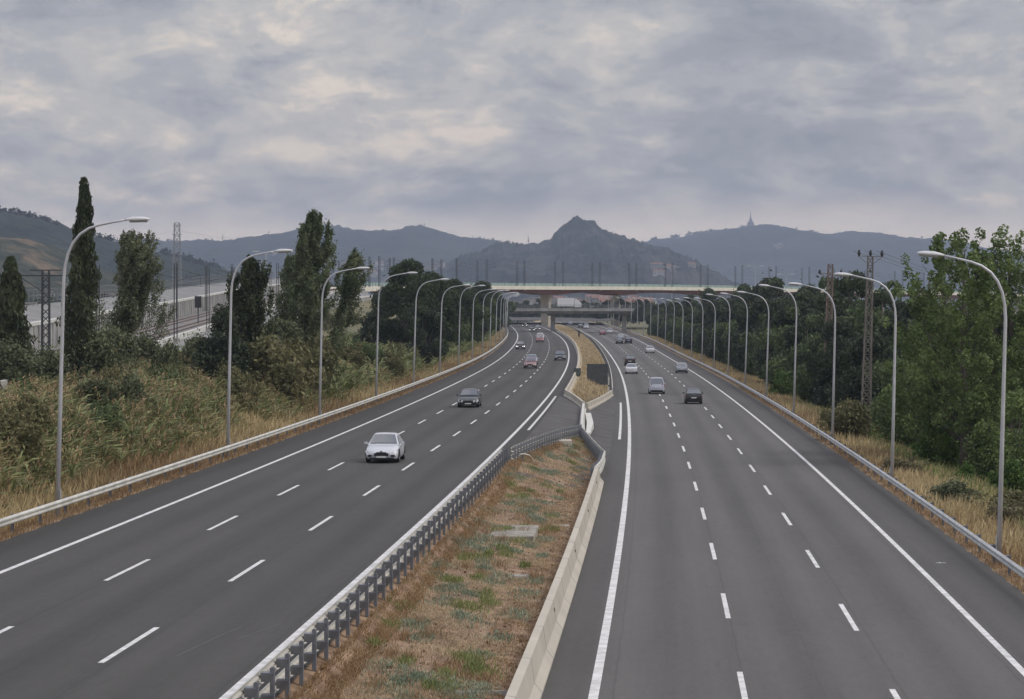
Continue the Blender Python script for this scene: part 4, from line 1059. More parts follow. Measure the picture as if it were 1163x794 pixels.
# the pines right of the slope
pines=[t_broad('pine_tree',12.5,4.6,15000,M['l_pine'],51,.36,low=.12,clr=.34),t_broad('pine_tree',11.5,4.2,13000,M['l_dark'],52,.38,low=.08,clr=.34),t_broad('broadleaf_tree',11,4.0,12000,M['l_mid'],53,.38,low=.08,clr=.36)]
k=0
for (px,Y,kk,s,lab) in [(465,330,0,1.06,'big rounded pine behind the fifth left lamp'),(452,345,1,.93,'dark round tree at the left side of the big rounded pine'),(490,348,0,.98,'rounded pine between fifth and sixth left lamps'),(425,340,1,.62,'low dark tree on the green slope left of the big pine'),(480,310,1,.75,'dark tree at the foot of the big rounded pine'),(515,400,0,.95,'pine behind the seventh left lamp'),(503,375,2,.9,'leafy tree between the sixth and seventh left lamps'),(534,470,1,1.05,'dark tree behind the eighth left lamp'),(527,430,2,.95,'leafy green tree just left of the eighth lamp'),(548,560,0,1.05,'pine near the ninth left lamp'),(543,520,2,1.0,'leafy tree near the ninth left lamp, slightly nearer'),(558,640,1,1.05,'dark tree near the tenth left lamp'),(566,720,2,1.1,'leafy tree near the twelfth left lamp'),(444,400,2,.6,'small leafy tree high on the green slope left of the big pine')]:
    x,y,z=L(px,Y); place(pines[kk],x,y,z,lab,s*(.98+.04*random.random()))
# green shrubs on the railway embankment slope
for i in range(34):
    Y=290+ (i*37%300)+random.uniform(-8,8); rx,rz=rail_xz(Y); u=.05+.75*random.random(); e=pt(LC,Y,-17)[0]; x=rx+11+(e-rx-11)*u
    place(sp[[0,2,0,3,1][i%5]],x,Y,gl(x,Y)-.2,f'scrub bush on the green slope below the railway, {ordn(i)} of the scattered bushes',random.uniform(.55,.95),group='scrub bushes scattered over the railway slope')['label']='scrub bush among the scattered bushes on the green slope below the railway'
# --- right side
x,y=PX(1094,150),150; z=gr_(x,y)-.2
place(t_open('poplar_tree',PZ(263,150)-z,3.7,21000,M['l_rpop'],71,.19,low=.16),x,y,z,'tall open poplar left of the nearest right lamp',rz=0)
x,y=PX(1056,160),160; z=gr_(x,y)-.2
place(t_open('poplar_tree',PZ(303,160)-z,3.0,12000,M['l_rpop'],72,.19,low=.2),x,y,z,'lower thin poplar just left of the tall open poplar',rz=2)
x,y=PX(1146,154),154; z=gr_(x,y)-.2
place(t_open('poplar_tree',PZ(270,154)-z,3.1,14000,M['l_rpop'],74,.19,low=.25),x,y,z,'poplar at the right edge just beyond the nearest right lamp',rz=4)
rb=t_broad('broadleaf_tree',7.6,3.3,8500,M['l_rpop'],75,.24,low=.10,clr=.34)
for (px,Y,s,lab) in [(1052,172,1.0,'bright green leafy tree between first and second right lamps'),(1118,176,.9,'bright green tree at the foot of the tall open poplar'),(1158,146,.85,'green leafy tree at the right picture edge')]:
    x=PX(px,Y); place(rb,x,Y,gr_(x,Y)-.2,lab,s)
bs=t_shrub('leafy_shrub',3.3,1.7,6500,M['l_bright'],76,.2,.35)
for (px,Y,s,lab) in [(1062,152,1.05,'bright green leafy shrub by the dry grass between first and second right lamps'),(1150,136,.8,'green shrub right of the nearest right lamp'),(1122,146,.55,'low shrub in front of the slat fence'),(886,262,1.0,'small bright shrub by the fifth right lamp'),(1100,140,.5,'little green shrub left of the nearest right lamp')]:
    x=PX(px,Y); place(bs,x,Y,gr_(x,Y)-.2,lab,s)
for (px,Y,k,s,lab) in [(966,178,0,.95,'olive yellow shrub between second and third right lamps'),(955,190,0,.8,'olive shrub behind the third right lamp'),(1152,108,1,(.8,.8,.42),'dry brown shrub low at the right edge'),(1142,114,0,(.8,.8,.5),'olive shrub right of the slat fence'),(1025,140,1,(.7,.7,.4),'rust-brown low shrub beside the second right lamp'),(1080,118,3,(.7,.7,.35),'grey-green low shrub in the right verge')]:
    x=PX(px,Y); place(sp[k],x,Y,gr_(x,Y)-.15,lab,s)
TR=[t_broad('dark_broadleaf_tree',9.5,3.6,12000,M['l_dark'],81,.34,low=.03,clr=.36),t_broad('dark_pine_tree',10.5,3.4,11000,M['l_pine'],82,.34,low=.04,clr=.34),t_broad('green_broadleaf_tree',9.0,3.5,11000,M['l_mid'],83,.34,low=.04,clr=.36),t_poplar('upright_tree',10.5,2.6,10000,84,M['l_dark'],lean=(.02,0),nb=50,size=.34,low=.05)]
i=0; Y=158.0
ADJ=['dark bushy tree','dark pine','mid-green leafy tree','upright dark tree']
while Y<760:
    off=13.4+random.uniform(6.6,8.4)+ (2.5 if Y<215 else 0); p=pt(RC,Y,off); k=[2,0,2,3,1,2,0][i%7]
    tgt=np.interp(Y,[150,200,300,420,600,760],[8.4,9.8,12.2,12.8,12.2,11])
    s=tgt/[9.5,10.5,9,10.5][k]*random.uniform(.82,1.0)
    place(TR[k],p[0],p[1],gr_(p[0],p[1])-.3,f'{ADJ[k]} in the front row behind the right verge, {ordn(i)} from the camera',s,group='front row of trees behind the right verge')
    i+=1; Y+=8.0*(1+Y/900)
i=0; Y=170.0
while Y<820:
    off=13.4+random.uniform(12.5,17); p=pt(RC,Y,off); k=[1,0,3,2,1][i%5]
    tgt=np.interp(Y,[150,200,260,320,450,600,760],[10.5,11.6,14.0,15.8,16.2,15.0,13.2])
    s=tgt/[9.5,10.5,9,10.5][k]*random.uniform(.80,1.06)
    place(TR[k],p[0],p[1],gr_(p[0],p[1])-.3,f'{ADJ[k]} in the back row beyond the right verge, {ordn(i)} from the camera',s,group='back row of trees beyond the right verge')
    i+=1; Y+=10.5*(1+Y/900)
# a third, sparser row further back fills the wood
i=0; Y=190.0
while Y<520:
    p=pt(RC,Y,13.4+random.uniform(22,32)); k=[2,1,0][i%3]
    place(TR[k],p[0],p[1],gr_(p[0],p[1])-.3,f'{ADJ[k]} at the back of the right-hand wood, {ordn(i)} from the camera',12.2/[9.5,10.5,9,10.5][k]*random.uniform(.8,1.05),group='trees at the back of the right-hand wood')
    i+=1; Y+=17
# far trees around the overpass
for i in range(26):
    px=[588,600,612,622,634,642,655,667,678,690,700,713,726,740,752,580,648,664,705,720,735,596,628,674,686,760][i]; Y=random.uniform(1010,1250)+(60 if i>14 else 0)
    if px>700: Y=random.uniform(880,1100)
    x=PX(px,Y); z=3.5; h=PZ([341,338,336,340,337,339,343,341][i%8],Y)-z
    place(TR[[0,2,1][i%3]],x,Y,z-.5,f'far tree beyond the overpass, {ordn(i)} of that belt',h/[9.5,9,10.5][i%3]*.95,group='belt of far trees beyond the overpass')['label']='far dark tree in the tree belt beyond the road overpass'
# wood on the plain left, in front of the hill foot
for i in range(60):
    px=-40+i*7.4+random.uniform(-6,6); Y=random.uniform(640,1250); x=PX(px,Y); z=gl(x,Y)
    top=np.interp(px,[-40,60,170,260,330,400],[338,335,331,322,319,321]); h=max(4,min(20,PZ(top+random.uniform(-3,5),Y)-z))
    k=[0,2,1][i%3]; q=TR[k].copy() if False else place(TR[k],x,Y,z-.8,'distant bushy tree on the plain behind the railway',(h/9.5*1.6,h/9.5*1.6,h/9.5),group='distant trees on the plain behind the railway on the left')

# --- grasses (nobody could count them)
def grass(name,label,xs,ys,zs,h,w,m,seed,lean=.35,blades=1,kind='stuff',wind=(0,0)):
    rng=np.random.default_rng(seed); n=len(xs); a=rng.random(n)*6.283; hh=h*(.5+.9*rng.random(n)) if not hasattr(h,'__len__') else np.array(h)*(.6+.7*rng.random(n))
    ln=hh*lean*rng.random(n); dx=np.cos(a)*ln+wind[0]*hh; dy=np.sin(a)*ln+wind[1]*hh
    ww=w*(.6+.8*rng.random(n)); b=a+1.57+rng.normal(size=n)*.5; ex=np.cos(b)*ww/2; ey=np.sin(b)*ww/2
    B=np.stack([xs,ys,zs],1); Mi=B+np.stack([dx*.35,dy*.35,hh*.6],1); T=B+np.stack([dx,dy,hh],1); E=np.stack([ex,ey,0*ex],1)
    q=np.stack([B-E*.6,B+E*.6,Mi+E*.8,Mi-E*.8],1); q2=np.stack([Mi-E*.8,Mi+E*.8,T+E*.12,T-E*.12],1)
    o=quads(name,np.concatenate([q,q2]),m); tag(o,label,'grass',kind=kind); return o
def scatter_off(C,ZF,gz,Y0,Y1,o0,o1,n,rng,pw=1.6,sgn=1):
    # denser near the camera
    u=rng.random(n); Y=Y0*(Y1/Y0)**(u); off=o0+(o1-o0)*rng.random(n)
    P=np.array([pt(C,y,o)[:2] for y,o in zip(Y,off)]); Z=np.array([gz(p[0],p[1]) for p in P]); return P[:,0],P[:,1],Z,Y,off
rng=np.random.default_rng(5)
# right verge dry grass
X,Yc,Z,Y,O=scatter_off(RC,ZR,gr_,70,700,13.95,20.5,52000,rng)
k=np.sin(X*.8+Y*.31)+np.sin(Y*.11+1)+rng.normal(size=len(X))*.6
sel=k>-.6
def szf(Y): return np.interp(Y,[70,200,700],[1,1.25,2.6])
grass('dry_grass','tall straw-coloured dry grass along the right verge behind the guardrail',X[sel],Yc[sel],Z[sel]-.05,.75*szf(Y[sel])**.4,.045*szf(Y)[sel],M['dry'],21,.5)if False else None
def grassY(name,label,X,Yc,Z,Y,h,w,m,seed,lean=.5):
    s=szf(Y); rng2=np.random.default_rng(seed); n=len(X); a=rng2.random(n)*6.283; hh=h*(.45+.9*rng2.random(n))
    ln=hh*lean*rng2.random(n); dx=np.cos(a)*ln+.1*hh; dy=np.sin(a)*ln; ww=w*s*(.6+.8*rng2.random(n)); b=rng2.normal(size=n)*.8; ex=np.cos(b)*ww/2; ey=np.sin(b)*ww/2
    B=np.stack([X,Yc,Z],1); Mi=B+np.stack([dx*.35,dy*.35,hh*.6],1); T=B+np.stack([dx,dy,hh],1); E=np.stack([ex,ey,0*ex],1)
    q=np.stack([B-E*.6,B+E*.6,Mi+E*.8,Mi-E*.8],1); q2=np.stack([Mi-E*.8,Mi+E*.8,T+E*.12,T-E*.12],1)
    return tag(quads(name,np.concatenate([q,q2]),m),label,'grass',kind='stuff')
grassY('dry_grass','tall straw-coloured dry grass along the right verge behind the guardrail',X[sel],Yc[sel],Z[sel]-.05,Y[sel],.72,.05,M['dry'],21)
sel=~sel
grassY('rusty_grass','rust-coloured grass patches in the right verge',X[sel],Yc[sel],Z[sel]-.05,Y[sel],.6,.05,M['dryr'],22)
X,Yc,Z,Y,O=scatter_off(RC,ZR,gr_,70,260,16.5,21,9000,rng)
grassY('green_weeds','green weeds mixed into the right verge near the trees',X,Yc,Z-.05,Y,.8,.07,M['weedg'],23)
X,Yc,Z,Y,O=scatter_off(RC,ZR,lambda x,y:ZR(y),60,300,13.45,14.3,9000,rng)
grassY('low_verge_grass','short rusty grass under the right guardrail',X,Yc,Z-.02,Y,.16,.035,M['dryr'],24)
# left verge
X,Yc,Z,Y,O=scatter_off(LC,ZL,lambda x,y:ZL(y),70,400,-14.8,-13.7,12000,rng)
grassY('low_verge_grass','short brown grass under the left guardrail',X,Yc,Z-.02,Y,.22,.04,M['dryr'],25)
X,Yc,Z,Y,O=scatter_off(LC,ZL,gl,75,720,-18.5,-14.4,26000,rng)
sel=(np.sin(Y*.09)+rng.normal(size=len(Y))*.5>-.1)
grassY('dry_grass','straw-coloured grass along the left verge behind the guardrail',X[sel],Yc[sel],Z[sel]-.05,Y[sel],.75,.05,M['dry'],26)
grassY('rusty_grass','rust-coloured grass along the left verge behind the guardrail',X[~sel],Yc[~sel],Z[~sel]-.05,Y[~sel],.65,.05,M['dryr'],27)
# reed bank: arching stems with long leaves
def reeds(name,label,X,Yc,Z,H,m,seed,leaves=7,lw=.055,ll=.75,wind=.28):
    rng=np.random.default_rng(seed); n=len(X); tilt=rng.normal(size=(n,2))*.10+np.array([wind*.6,0]); out=[]
    B=np.stack([X,Yc,Z],1); T=B+np.stack([tilt[:,0]*H,tilt[:,1]*H,H],1)
    sw=.018; E=np.array([sw,0,0]); out.append(np.stack([B-E,B+E,T+E*.4,T-E*.4],1))
    for k in range(leaves):
        t=(.25+.72*rng.random(n))[:,None]; P=B+(T-B)*t; a=rng.random(n)*6.283; l=ll*(.6+.8*rng.random(n))
        D=np.stack([np.cos(a)*l*.75+wind*l,np.sin(a)*l*.75,l*(.55+.3*rng.random(n))],1); W=np.stack([-np.sin(a),np.cos(a),.4*rng.normal(size=n)],1)*(lw*(.6+.8*rng.random(n)))[:,None]
        Mi=P+D*.55; En=P+D*np.array([1,1,.62]); out.append(np.stack([P-W*.3,P+W*.3,Mi+W*.5,Mi-W*.5],1)); out.append(np.stack([Mi-W*.5,Mi+W*.5,En+W*.06,En-W*.06],1))
    return tag(quads(name,np.concatenate(out),m),label,'reeds',kind='stuff'),T
X,Yc,Z,Y,O=scatter_off(LC,ZL,gl,84,330,-28.5,-16.2,19000,rng)
# clumps with gaps
den=np.sin(X*.55+1.3)*np.sin(Y*.13)+.5*np.sin(X*1.3+Y*.4)+rng.normal(size=len(X))*.45
edge=(-O-16.2)/7
k=(den>-.55)&(rng.random(len(X))<np.clip(edge*1.6+.12,0,1))
X,Yc,Z,Y,O=X[k],Yc[k],Z[k],Y[k],O[k]
H=(.75+1.25*np.clip((-O-16.0)/6,0,1))*(.7+.5*rng.random(len(X)))*(1+.18*np.sin(X*.4)*np.sin(Y*.08)); H*=np.interp(Y,[84,200,330],[1,.9,.75])*(.72+.5*np.clip(.5+.5*np.sin(X*.9+Y*.17)*np.sin(Y*.23-X*.3)+.25*np.sin(X*2.1+Y*.5),0,1))
c=rng.random(len(X))
k1=c<.62
reeds('reed_bank','dense bank of tall yellow-green reeds behind the left verge',X[k1],Yc[k1],Z[k1]-.1,H[k1],M['reed'],61,wind=.30)
M['reedg']=leafmat('green_reed_leaves',(.15,.18,.07),(.25,.27,.12),.3,.4)
reeds('green_reeds','greener giant reeds mixed through the left reed bank',X[~k1],Yc[~k1],Z[~k1]-.1,H[~k1]*1.05,M['reedg'],62,leaves=9,lw=.085,ll=.85,wind=.26)
T=np.stack([X,Yc,Z+H*.95],1)[::2]; n=len(T); P=np.repeat(T,9,0)+rng.normal(size=(n*9,3))*np.array([.05,.05,.22])+np.array([.25,0,.12])
tag(quads('reed_plumes',leafq(P,.22,rng,asp=.25,up=.5,lean=(.35,0,0)),M['reedtop']),'brownish feathery plumes over the left reed bank','reeds',kind='stuff')
# reeds further along at the foot of the pines and on the slope
X,Yc,Z,Y,O=scatter_off(LC,ZL,gl,200,640,-40,-17,12000,rng)
k=den=np.sin(X*.3)*np.sin(Y*.07)+rng.normal(size=len(X))*.6>-.5
reeds('slope_scrub','yellow-green reeds and scrub covering the slope below the railway',X[k],Yc[k],Z[k]-.1,(1.0+1.4*rng.random(k.sum())),M['reedg'],63,leaves=6,lw=.16,ll=1.0,wind=.15)
# median weeds and straw tufts
def med_pts(n,Y0,Y1,rng,lo=.06,hi=.94):
    Y=Y0*(Y1/Y0)**rng.random(n); t=lo+(hi-lo)*rng.random(n); xs=[];zs=[]
    for y,u in zip(Y,t):
        a=pt(LC,y,1.3)[0]; b=pt(RC,y,-1.8)[0]
        if y>131: a=max(a,seg((.05,131),APEX,min(y,172)))
        if y>134: b=min(b,seg((4.5,134),(5.45,150),y)) if y<150 else seg((5.45,150),APEX,min(y,172))
        x=a+(b-a)*u; xs.append(x); zs.append(SOILZ(x,y))
    return np.array(xs),Y,np.array(zs),t
X,Y,Z,t=med_pts(120000,42,171,rng,.01,.97)
k=(np.sin(X*1.7+Y*.35)+np.sin(Y*.9-X)+rng.normal(size=len(X))*1.0>.15)&(t<.78+.2*rng.random(len(X)))
grassY('straw_grass','thin flattened straw grass over the brown median',X[k],Y[k],Z[k],Y[k],.10,.016,M['straw'],71,lean=1.6)
X,Y,Z,t=med_pts(30000,42,165,rng,.0,.16)
grassY('edge_straw','short rusty straw along the posts of the median guardrail',X,Y,Z,Y,.13,.02,M['dryr'],78,lean=1.2)
X,Y,Z,t=med_pts(20000,42,165,rng,.72,.99)
grassY('edge_straw','sparse brown straw along the foot of the cream barrier',X,Y,Z,Y,.07,.016,M['dryr'],79,lean=1.5)
tufts=med_pts(260,43,168,rng,.05,.85); 
def tuft_cloud(sel,per,sp,rng,asp=.9):
    X,Y,Z,_=tufts; X,Y=X[sel],Y[sel]; w=rng.random(len(X))*.9+.5
    xx=np.repeat(X,per)+rng.normal(size=len(X)*per)*sp*np.repeat(w,per)*1.3; yy=np.repeat(Y,per)+rng.normal(size=len(X)*per)*sp*3.0*np.repeat(w,per)
    zz=np.array([SOILZ(a,b) for a,b in zip(xx,yy)]); 
    ok=np.array([pt(LC,b,1.25)[0]<a<pt(RC,b,-1.8)[0] for a,b in zip(xx,yy)])
    return xx[ok],yy[ok],zz[ok]
r_=rng.random(260)
a,b,c=tuft_cloud(r_<.52,190,.17,rng); grassY('grey_green_weeds','low grey-green weeds in patches over the brown median',a,b,c,b,.13,.03,M['weed'],72,lean=1.2)
a,b,c=tuft_cloud((r_>.52)&(r_<.72),150,.13,rng); grassY('green_grass_tufts','small fresh green grass tufts in the brown median',a,b,c,b,.17,.025,M['weedg'],73,lean=.9)
a,b,c=tuft_cloud(r_>.72,90,.14,rng); grassY('brown_grass_tufts','taller brown seed-head grass tufts in the median',a,b,c,b,.24,.016,M['dryr'],74,lean=.7)
# clods and stones
n=9000; X,Y,Z,t=med_pts(n,42,170,rng,.0,.99); s=.02+.05*rng.random(n)**3
D=unit(n,rng); E=np.cross(D,unit(n,rng)); E/=np.linalg.norm(E,axis=1)[:,None]; C0=np.stack([X,Y,Z+.01],1)
tag(quads('soil_clods',np.stack([C0-D*s[:,None],C0-E*s[:,None]*.8,C0+D*s[:,None],C0+E*s[:,None]],1),M['verge']),'loose clods and crumbs of soil over the brown median','soil',kind='stuff')
# island dry grass
n=9000; Y=222*(900/222)**rng.random(n); xs=[]
for y in Y:
    a=LC(y)+isl_l(y)+.4; b=RC(y)+isl_r(y)-.4; xs.append(a+(b-a)*rng.random())
X=np.array(xs); Z=np.array([ISLZ(x,y) for x,y in zip(X,Y)])
M['dryi']=leafmat('island_dry_grass',(.36,.28,.17),(.56,.46,.30),.12,.3)
k=(np.abs((Y-500))>0)
grassY('island_dry_grass','yellow dry grass growing on the island between the carriageways',X,Y,Z,Y,.38,.06,M['dryi'],75)
# ------------------------------------------------------------------ hills
def hillmat(name,c1,c2,c3,sc):
    m=bpy.data.materials.new(name); m.use_nodes=True; nt=m.node_tree; N=nt.nodes; L_=nt.links; b=N['Principled BSDF']; b.inputs['Roughness'].default_value=.95; b.inputs['Specular IOR Level'].default_value=.1
    tc=N.new('ShaderNodeTexCoord')
    def ns(s,d):
        n=N.new('ShaderNodeTexNoise'); n.inputs['Scale'].default_value=s; n.inputs['Detail'].default_value=d; n.inputs['Roughness'].default_value=.62; L_.new(tc.outputs['Object'],n.inputs[0]); return n.outputs[0]
    r=N.new('ShaderNodeValToRGB'); e=r.color_ramp.elements; e[0].position=.40; e[0].color=(*c1,1); e[1].position=.58; e[1].color=(*c2,1); L_.new(ns(sc*5,9),r.inputs[0])
    r2=N.new('ShaderNodeValToRGB'); r2.color_ramp.elements[0].position=.50; r2.color_ramp.elements[1].position=.58; L_.new(ns(sc,7),r2.inputs[0])
    mx=N.new('ShaderNodeMixRGB'); L_.new(r2.outputs[0],mx.inputs[0]); L_.new(r.outputs[0],mx.inputs[1]); mx.inputs[2].default_value=(*c3,1); L_.new(mx.outputs[0],b.inputs['Base Color'])
    bp=N.new('ShaderNodeBump'); bp.inputs['Strength'].default_value=.9; bp.inputs['Distance'].default_value=6; L_.new(ns(sc*14,6),bp.inputs['Height']); L_.new(bp.outputs[0],b.inputs['Normal'])
    return m
from mathutils import noise as mn
def hill(name,pts,D,depth,m,foot=3,nx=260,nd=46,rel=.16,jag=1.0,sc=1.0,ext=1500,wl=300,patch=None):
    P=np.array(pts,float); X0=(P[:,0]-CX)*D/F; Z0=CAMH+(HZ-P[:,1])*D/F
    xs=np.linspace(X0[0],X0[-1],nx); V=[];Fc=[]
    def ridge(x): return float(np.interp(x,X0,Z0))
    for j in range(nd):
        v=j/(nd-1); 
        for i,x in enumerate(xs):
            zr=ridge(x); u=v*1.35; y=D-depth+depth*u
            if u<=1: prf=(math.sin(u*math.pi/2))**1.15
            else: prf=math.cos((u-1)*math.pi/2*1.6)
            n1=mn.fractal(Vector((x/wl,y/wl,3.1+D*.001)),.9,2.1,6)
            g=abs(mn.noise(Vector((x/(wl*.55)+n1*.35,y/(wl*1.6),7.7))))
            side=min(1,prf*(1-prf)*4)
            z=foot+(zr-foot)*prf + (n1*.55-g*1.0)*rel*(zr-foot)*side
            z+=jag*(mn.fractal(Vector((x/26,y/26,1)),.7,2.2,5))*1.8*sc*(D/4600)**.5
            # keep the relief below the ridge line seen from the road
            V.append((x,y,z))
            if i and j: Fc.append(((j-1)*nx+i-1,(j-1)*nx+i,j*nx+i,j*nx+i-1))
    mb=MB(); mb.add(V,Fc); o=mb.build(name,m,recalc=False,smooth=True); o['kind']='structure'; return o
HM_L=hillmat('hill_scrub_near',(.012,.019,.016),(.040,.050,.036),(.026,.034,.026),.011)
HM_B=hillmat('hill_brown_terraces',(.022,.032,.018),(.075,.080,.045),(.23,.165,.105),.016)
HM_M=hillmat('hill_forest_mid',(.012,.020,.020),(.032,.042,.036),(.042,.048,.040),.005)
HM_C=hillmat('hill_rocky_forest',(.010,.017,.017),(.038,.046,.040),(.070,.070,.064),.010)
HM_R=hillmat('hill_forest_far',(.012,.020,.021),(.034,.044,.040),(.046,.052,.046),.004)
hill('hill',[(-420,262),(-250,232),(-120,228),(0,240),(26,244),(53,252),(79,260),(106,269),(135,276),(156,281),(185,289),(212,296),(251,306),(300,317),(340,327),(390,345),(430,352)],2600,750,HM_L,nx=300,wl=260,jag=2.5)
hill('hill',[(-420,275),(-200,268),(-60,268),(0,270),(30,272),(60,279),(80,290),(100,300),(130,312),(170,322),(230,335),(280,350)],1950,330,HM_B,nx=220,wl=150,rel=.2,jag=1.2)
hill('hill',[(60,290),(120,284),(159,276),(180,272.5),(200,277),(230,276),(241,274),(264,277),(292,271.6),(320,268),(343,265),(369,258),(380,257),(401,262),(425,263.6),(454,263),(470,259),(480,257.3),(498,262.6),(525,271.4),(553,274),(571,276.7),(590,281),(620,290),(680,308),(760,330)],7000,2200,HM_M,nx=360,wl=600,jag=3)
hill('hill',[(420,332),(450,322),(470,314),(486,307.6),(514,300),(530,294),(546,288),(563,280),(577,279),(590,281),(600,278.5),(607,277.6),(615,276.8),(624,276),(628,271),(634,264.4),(639,260),(644.7,256.5),(650,254),(655,253),(661,252.6),(666,254),(673,258),(679,262),(684,265.5),(689,268.8),(697,270),(706,272.3),(715,277.6),(736,281),(751,283.8),(766,291.7),(782,302.3),(793,309),(807,318),(830,330),(850,340)],4600,1300,HM_C,nx=420,wl=300,rel=.30,jag=4.5,sc=1.4)
hill('hill',[(640,300),(690,285),(740,273),(766,271.4),(791,266),(823,261.7),(846,259),(856,257),(870,257.3),(892,262.6),(916,267),(940,267),(956,264),(976,265.3),(1003,270.3),(1031,272.3),(1056,272.8),(1081,280.4),(1110,286),(1157,289),(1230,297),(1350,312),(1500,300)],8400,2600,HM_R,nx=360,wl=700,jag=3)
# tree fringe along the ridges: forest edge as ground cover
def fringe(name,label,pts,D,n,m,hmin,hmax,seed,back=40):
    rng=np.random.default_rng(seed); P=np.array(pts,float); X0=(P[:,0]-CX)*D/F; Z0=CAMH+(HZ-P[:,1])*D/F
    x=X0[0]+(X0[-1]-X0[0])*rng.random(n); cl=np.array([mn.noise(Vector((a/60,3,seed))) for a in x]); k=cl>-.1; x=x[k]; n=len(x)
    z=np.interp(x,X0,Z0); h=(hmin+(hmax-hmin)*rng.random(n)); P=[]
    c=np.stack([x,D+(rng.random(n)-.6)*back,z],1); Q=np.repeat(c,10,0)+rng.normal(size=(n*10,3))*np.repeat(h,10)[:,None]*np.array([.35,.35,.3])+np.stack([0*np.repeat(h,10),0*np.repeat(h,10),np.repeat(h,10)*.4],1)
    tag(quads(name,leafq(Q,hmax*.45,rng,asp=.8),m),label,'wood',kind='stuff')
HF=leafmat('distant_wood',(.018,.026,.018),(.035,.045,.028),.05)
fringe('ridge_wood','fringe of tiny trees along the rocky central hill crest',[(563,280),(590,281),(607,277.8),(624,276.2),(684,266),(697,270.5),(715,278),(736,281.3),(766,292)],4600,300,HF,4,9,3)
fringe('ridge_wood','fringe of tiny trees along the far left ridge crest',[(159,277),(180,273),(200,277),(241,275),(264,277),(553,274.5),(590,281)],7000,200,HF,5,13,4)
fringe('ridge_wood','fringe of tiny trees along the far right ridge crest',[(740,273.5),(791,266.5),(846,260),(892,263),(940,267.5),(1003,271)],8400,260,HF,5,14,5)
fringe('ridge_wood','fringe of tiny trees along the near left hill crest',[(-20,239),(26,244.5),(79,260.5),(135,276.5),(185,289.5),(251,306.5)],2600,220,HF,3,7,6)
# landmarks on the ridges
Y=8400; q=thing('hilltop_church','pale hilltop church with stepped towers and tall spire mast on the right ridge','church',(PX(851.5,Y),Y-30,PZ(260,Y)))
M['stone']=mat('pale_far_stone',(.20,.20,.22),.8)
for nm,w,z0,z1 in (('nave',11,-12,14),('upper_church',8.5,14,24),('drum',5,24,33),('spire_base',2.5,33,42)): MB().box(-w,w,-w,w,z0,z1,top=(-w*.8,w*.8,-w*.8,w*.8)).build(nm,M['stone'],q)
for a in (-1,1):
    for b in (-1,1): MB().box(a*9-2,a*9+2,b*9-2,b*9+2,5,22,top=(a*9-.6,a*9+.6,b*9-.6,b*9+.6)).build('turret',M['stone'],q)
MB().tube([(0,0,40),(0,0,58)],[1.6,.8],n=6).build('spire',M['stone'],q)
def mast(label,px,y0,y1,Y,r): 
    q=thing('radio_mast',label,'mast',(PX(px,Y),Y,PZ(y0,Y)-6)); h=PZ(y1,Y)-PZ(y0,Y)+6; MB().tube([(0,0,0),(0,0,h*.6),(0,0,h)],[r,r*.8,r*.4],n=4).build('mast_shaft',M['palest'],q)
    MB().box(-r*2.2,r*2.2,-r,r,h*.6,h*.6+r*2).box(-r*1.8,r*1.8,-r,r,h*.8,h*.8+r*2).build('antennas',M['palest'],q)
mast('thin radio mast on the far left ridge near the grey pylon',253,277,266,6900,1.1)
mast('faint radio mast on the left ridge above the poplar',305,271,262,6900,1.0)
mast('radio mast on the summit left of the rocky peak',482,258,253,6900,.9)
mast('thin radio mast in the saddle left of the rocky peak',600,279,268,4550,.8)
mast('thin radio mast right of the hilltop church',905,265,257,8350,1.2)
mast('small mast on the right end of the far ridge',1047,272,268,8350,1.6)
q=thing('hilltop_building','small blocky building on the far left ridge','building',(PX(241,6950),6950,PZ(276,6950))); MB().box(-6,6,-6,6,-4,7).build('wall',M['stone'],q); MB().box(-3,3,-3,3,7,13,top=(-1.5,1.5,-1.5,1.5)).build('tower',M['stone'],q)
# ------------------------------------------------------------------ town buildings
WM=[mat('town_white',(.42,.41,.39),.8,noise=.08,scale=.1),mat('town_cream',(.36,.32,.25),.8,noise=.08,scale=.1),mat('town_grey',(.26,.26,.27),.8,noise=.1,scale=.1)]
RM=[mat('town_roof',(.22,.11,.075),.85,noise=.2,scale=.2),mat('town_flat_roof',(.26,.255,.25),.85)]
def building(x,y,z,w,d,h,k,roof,label,group):
    q=thing('town_house' if h<9 else 'apartment_block',label,'building',(x,y,z),random.uniform(-.25,.25),group)
    MB().box(-w/2,w/2,-d/2,d/2,-6,h).build('wall',WM[k],q)
    if roof==0: MB().loft([[(-w/2-.3,-d/2-.3,h),(w/2+.3,-d/2-.3,h),(w/2+.3,d/2+.3,h),(-w/2-.3,d/2+.3,h)],[(-w/2-.3,-.05,h+d*.22),(w/2+.3,-.05,h+d*.22),(w/2+.3,.05,h+d*.22),(-w/2-.3,.05,h+d*.22)]],closed=True).build('roof',RM[0],q)
    else: MB().box(-w/2-.15,w/2+.15,-d/2-.15,d/2+.15,h,h+.7).build('roof',RM[1],q)
    nz=min(3,max(1,int(h/3))); nxx=min(4,max(2,int(w/3.2)))
    for i in range(nxx):
        for j in range(nz): xx=-w/2+(i+.5)*w/nxx; zj=(j+.3)*h/nz; MB().box(xx-.7,xx+.7,-d/2-.06,-d/2+.02,zj,zj+1.5).build('window',M['ins'],q)
    return q
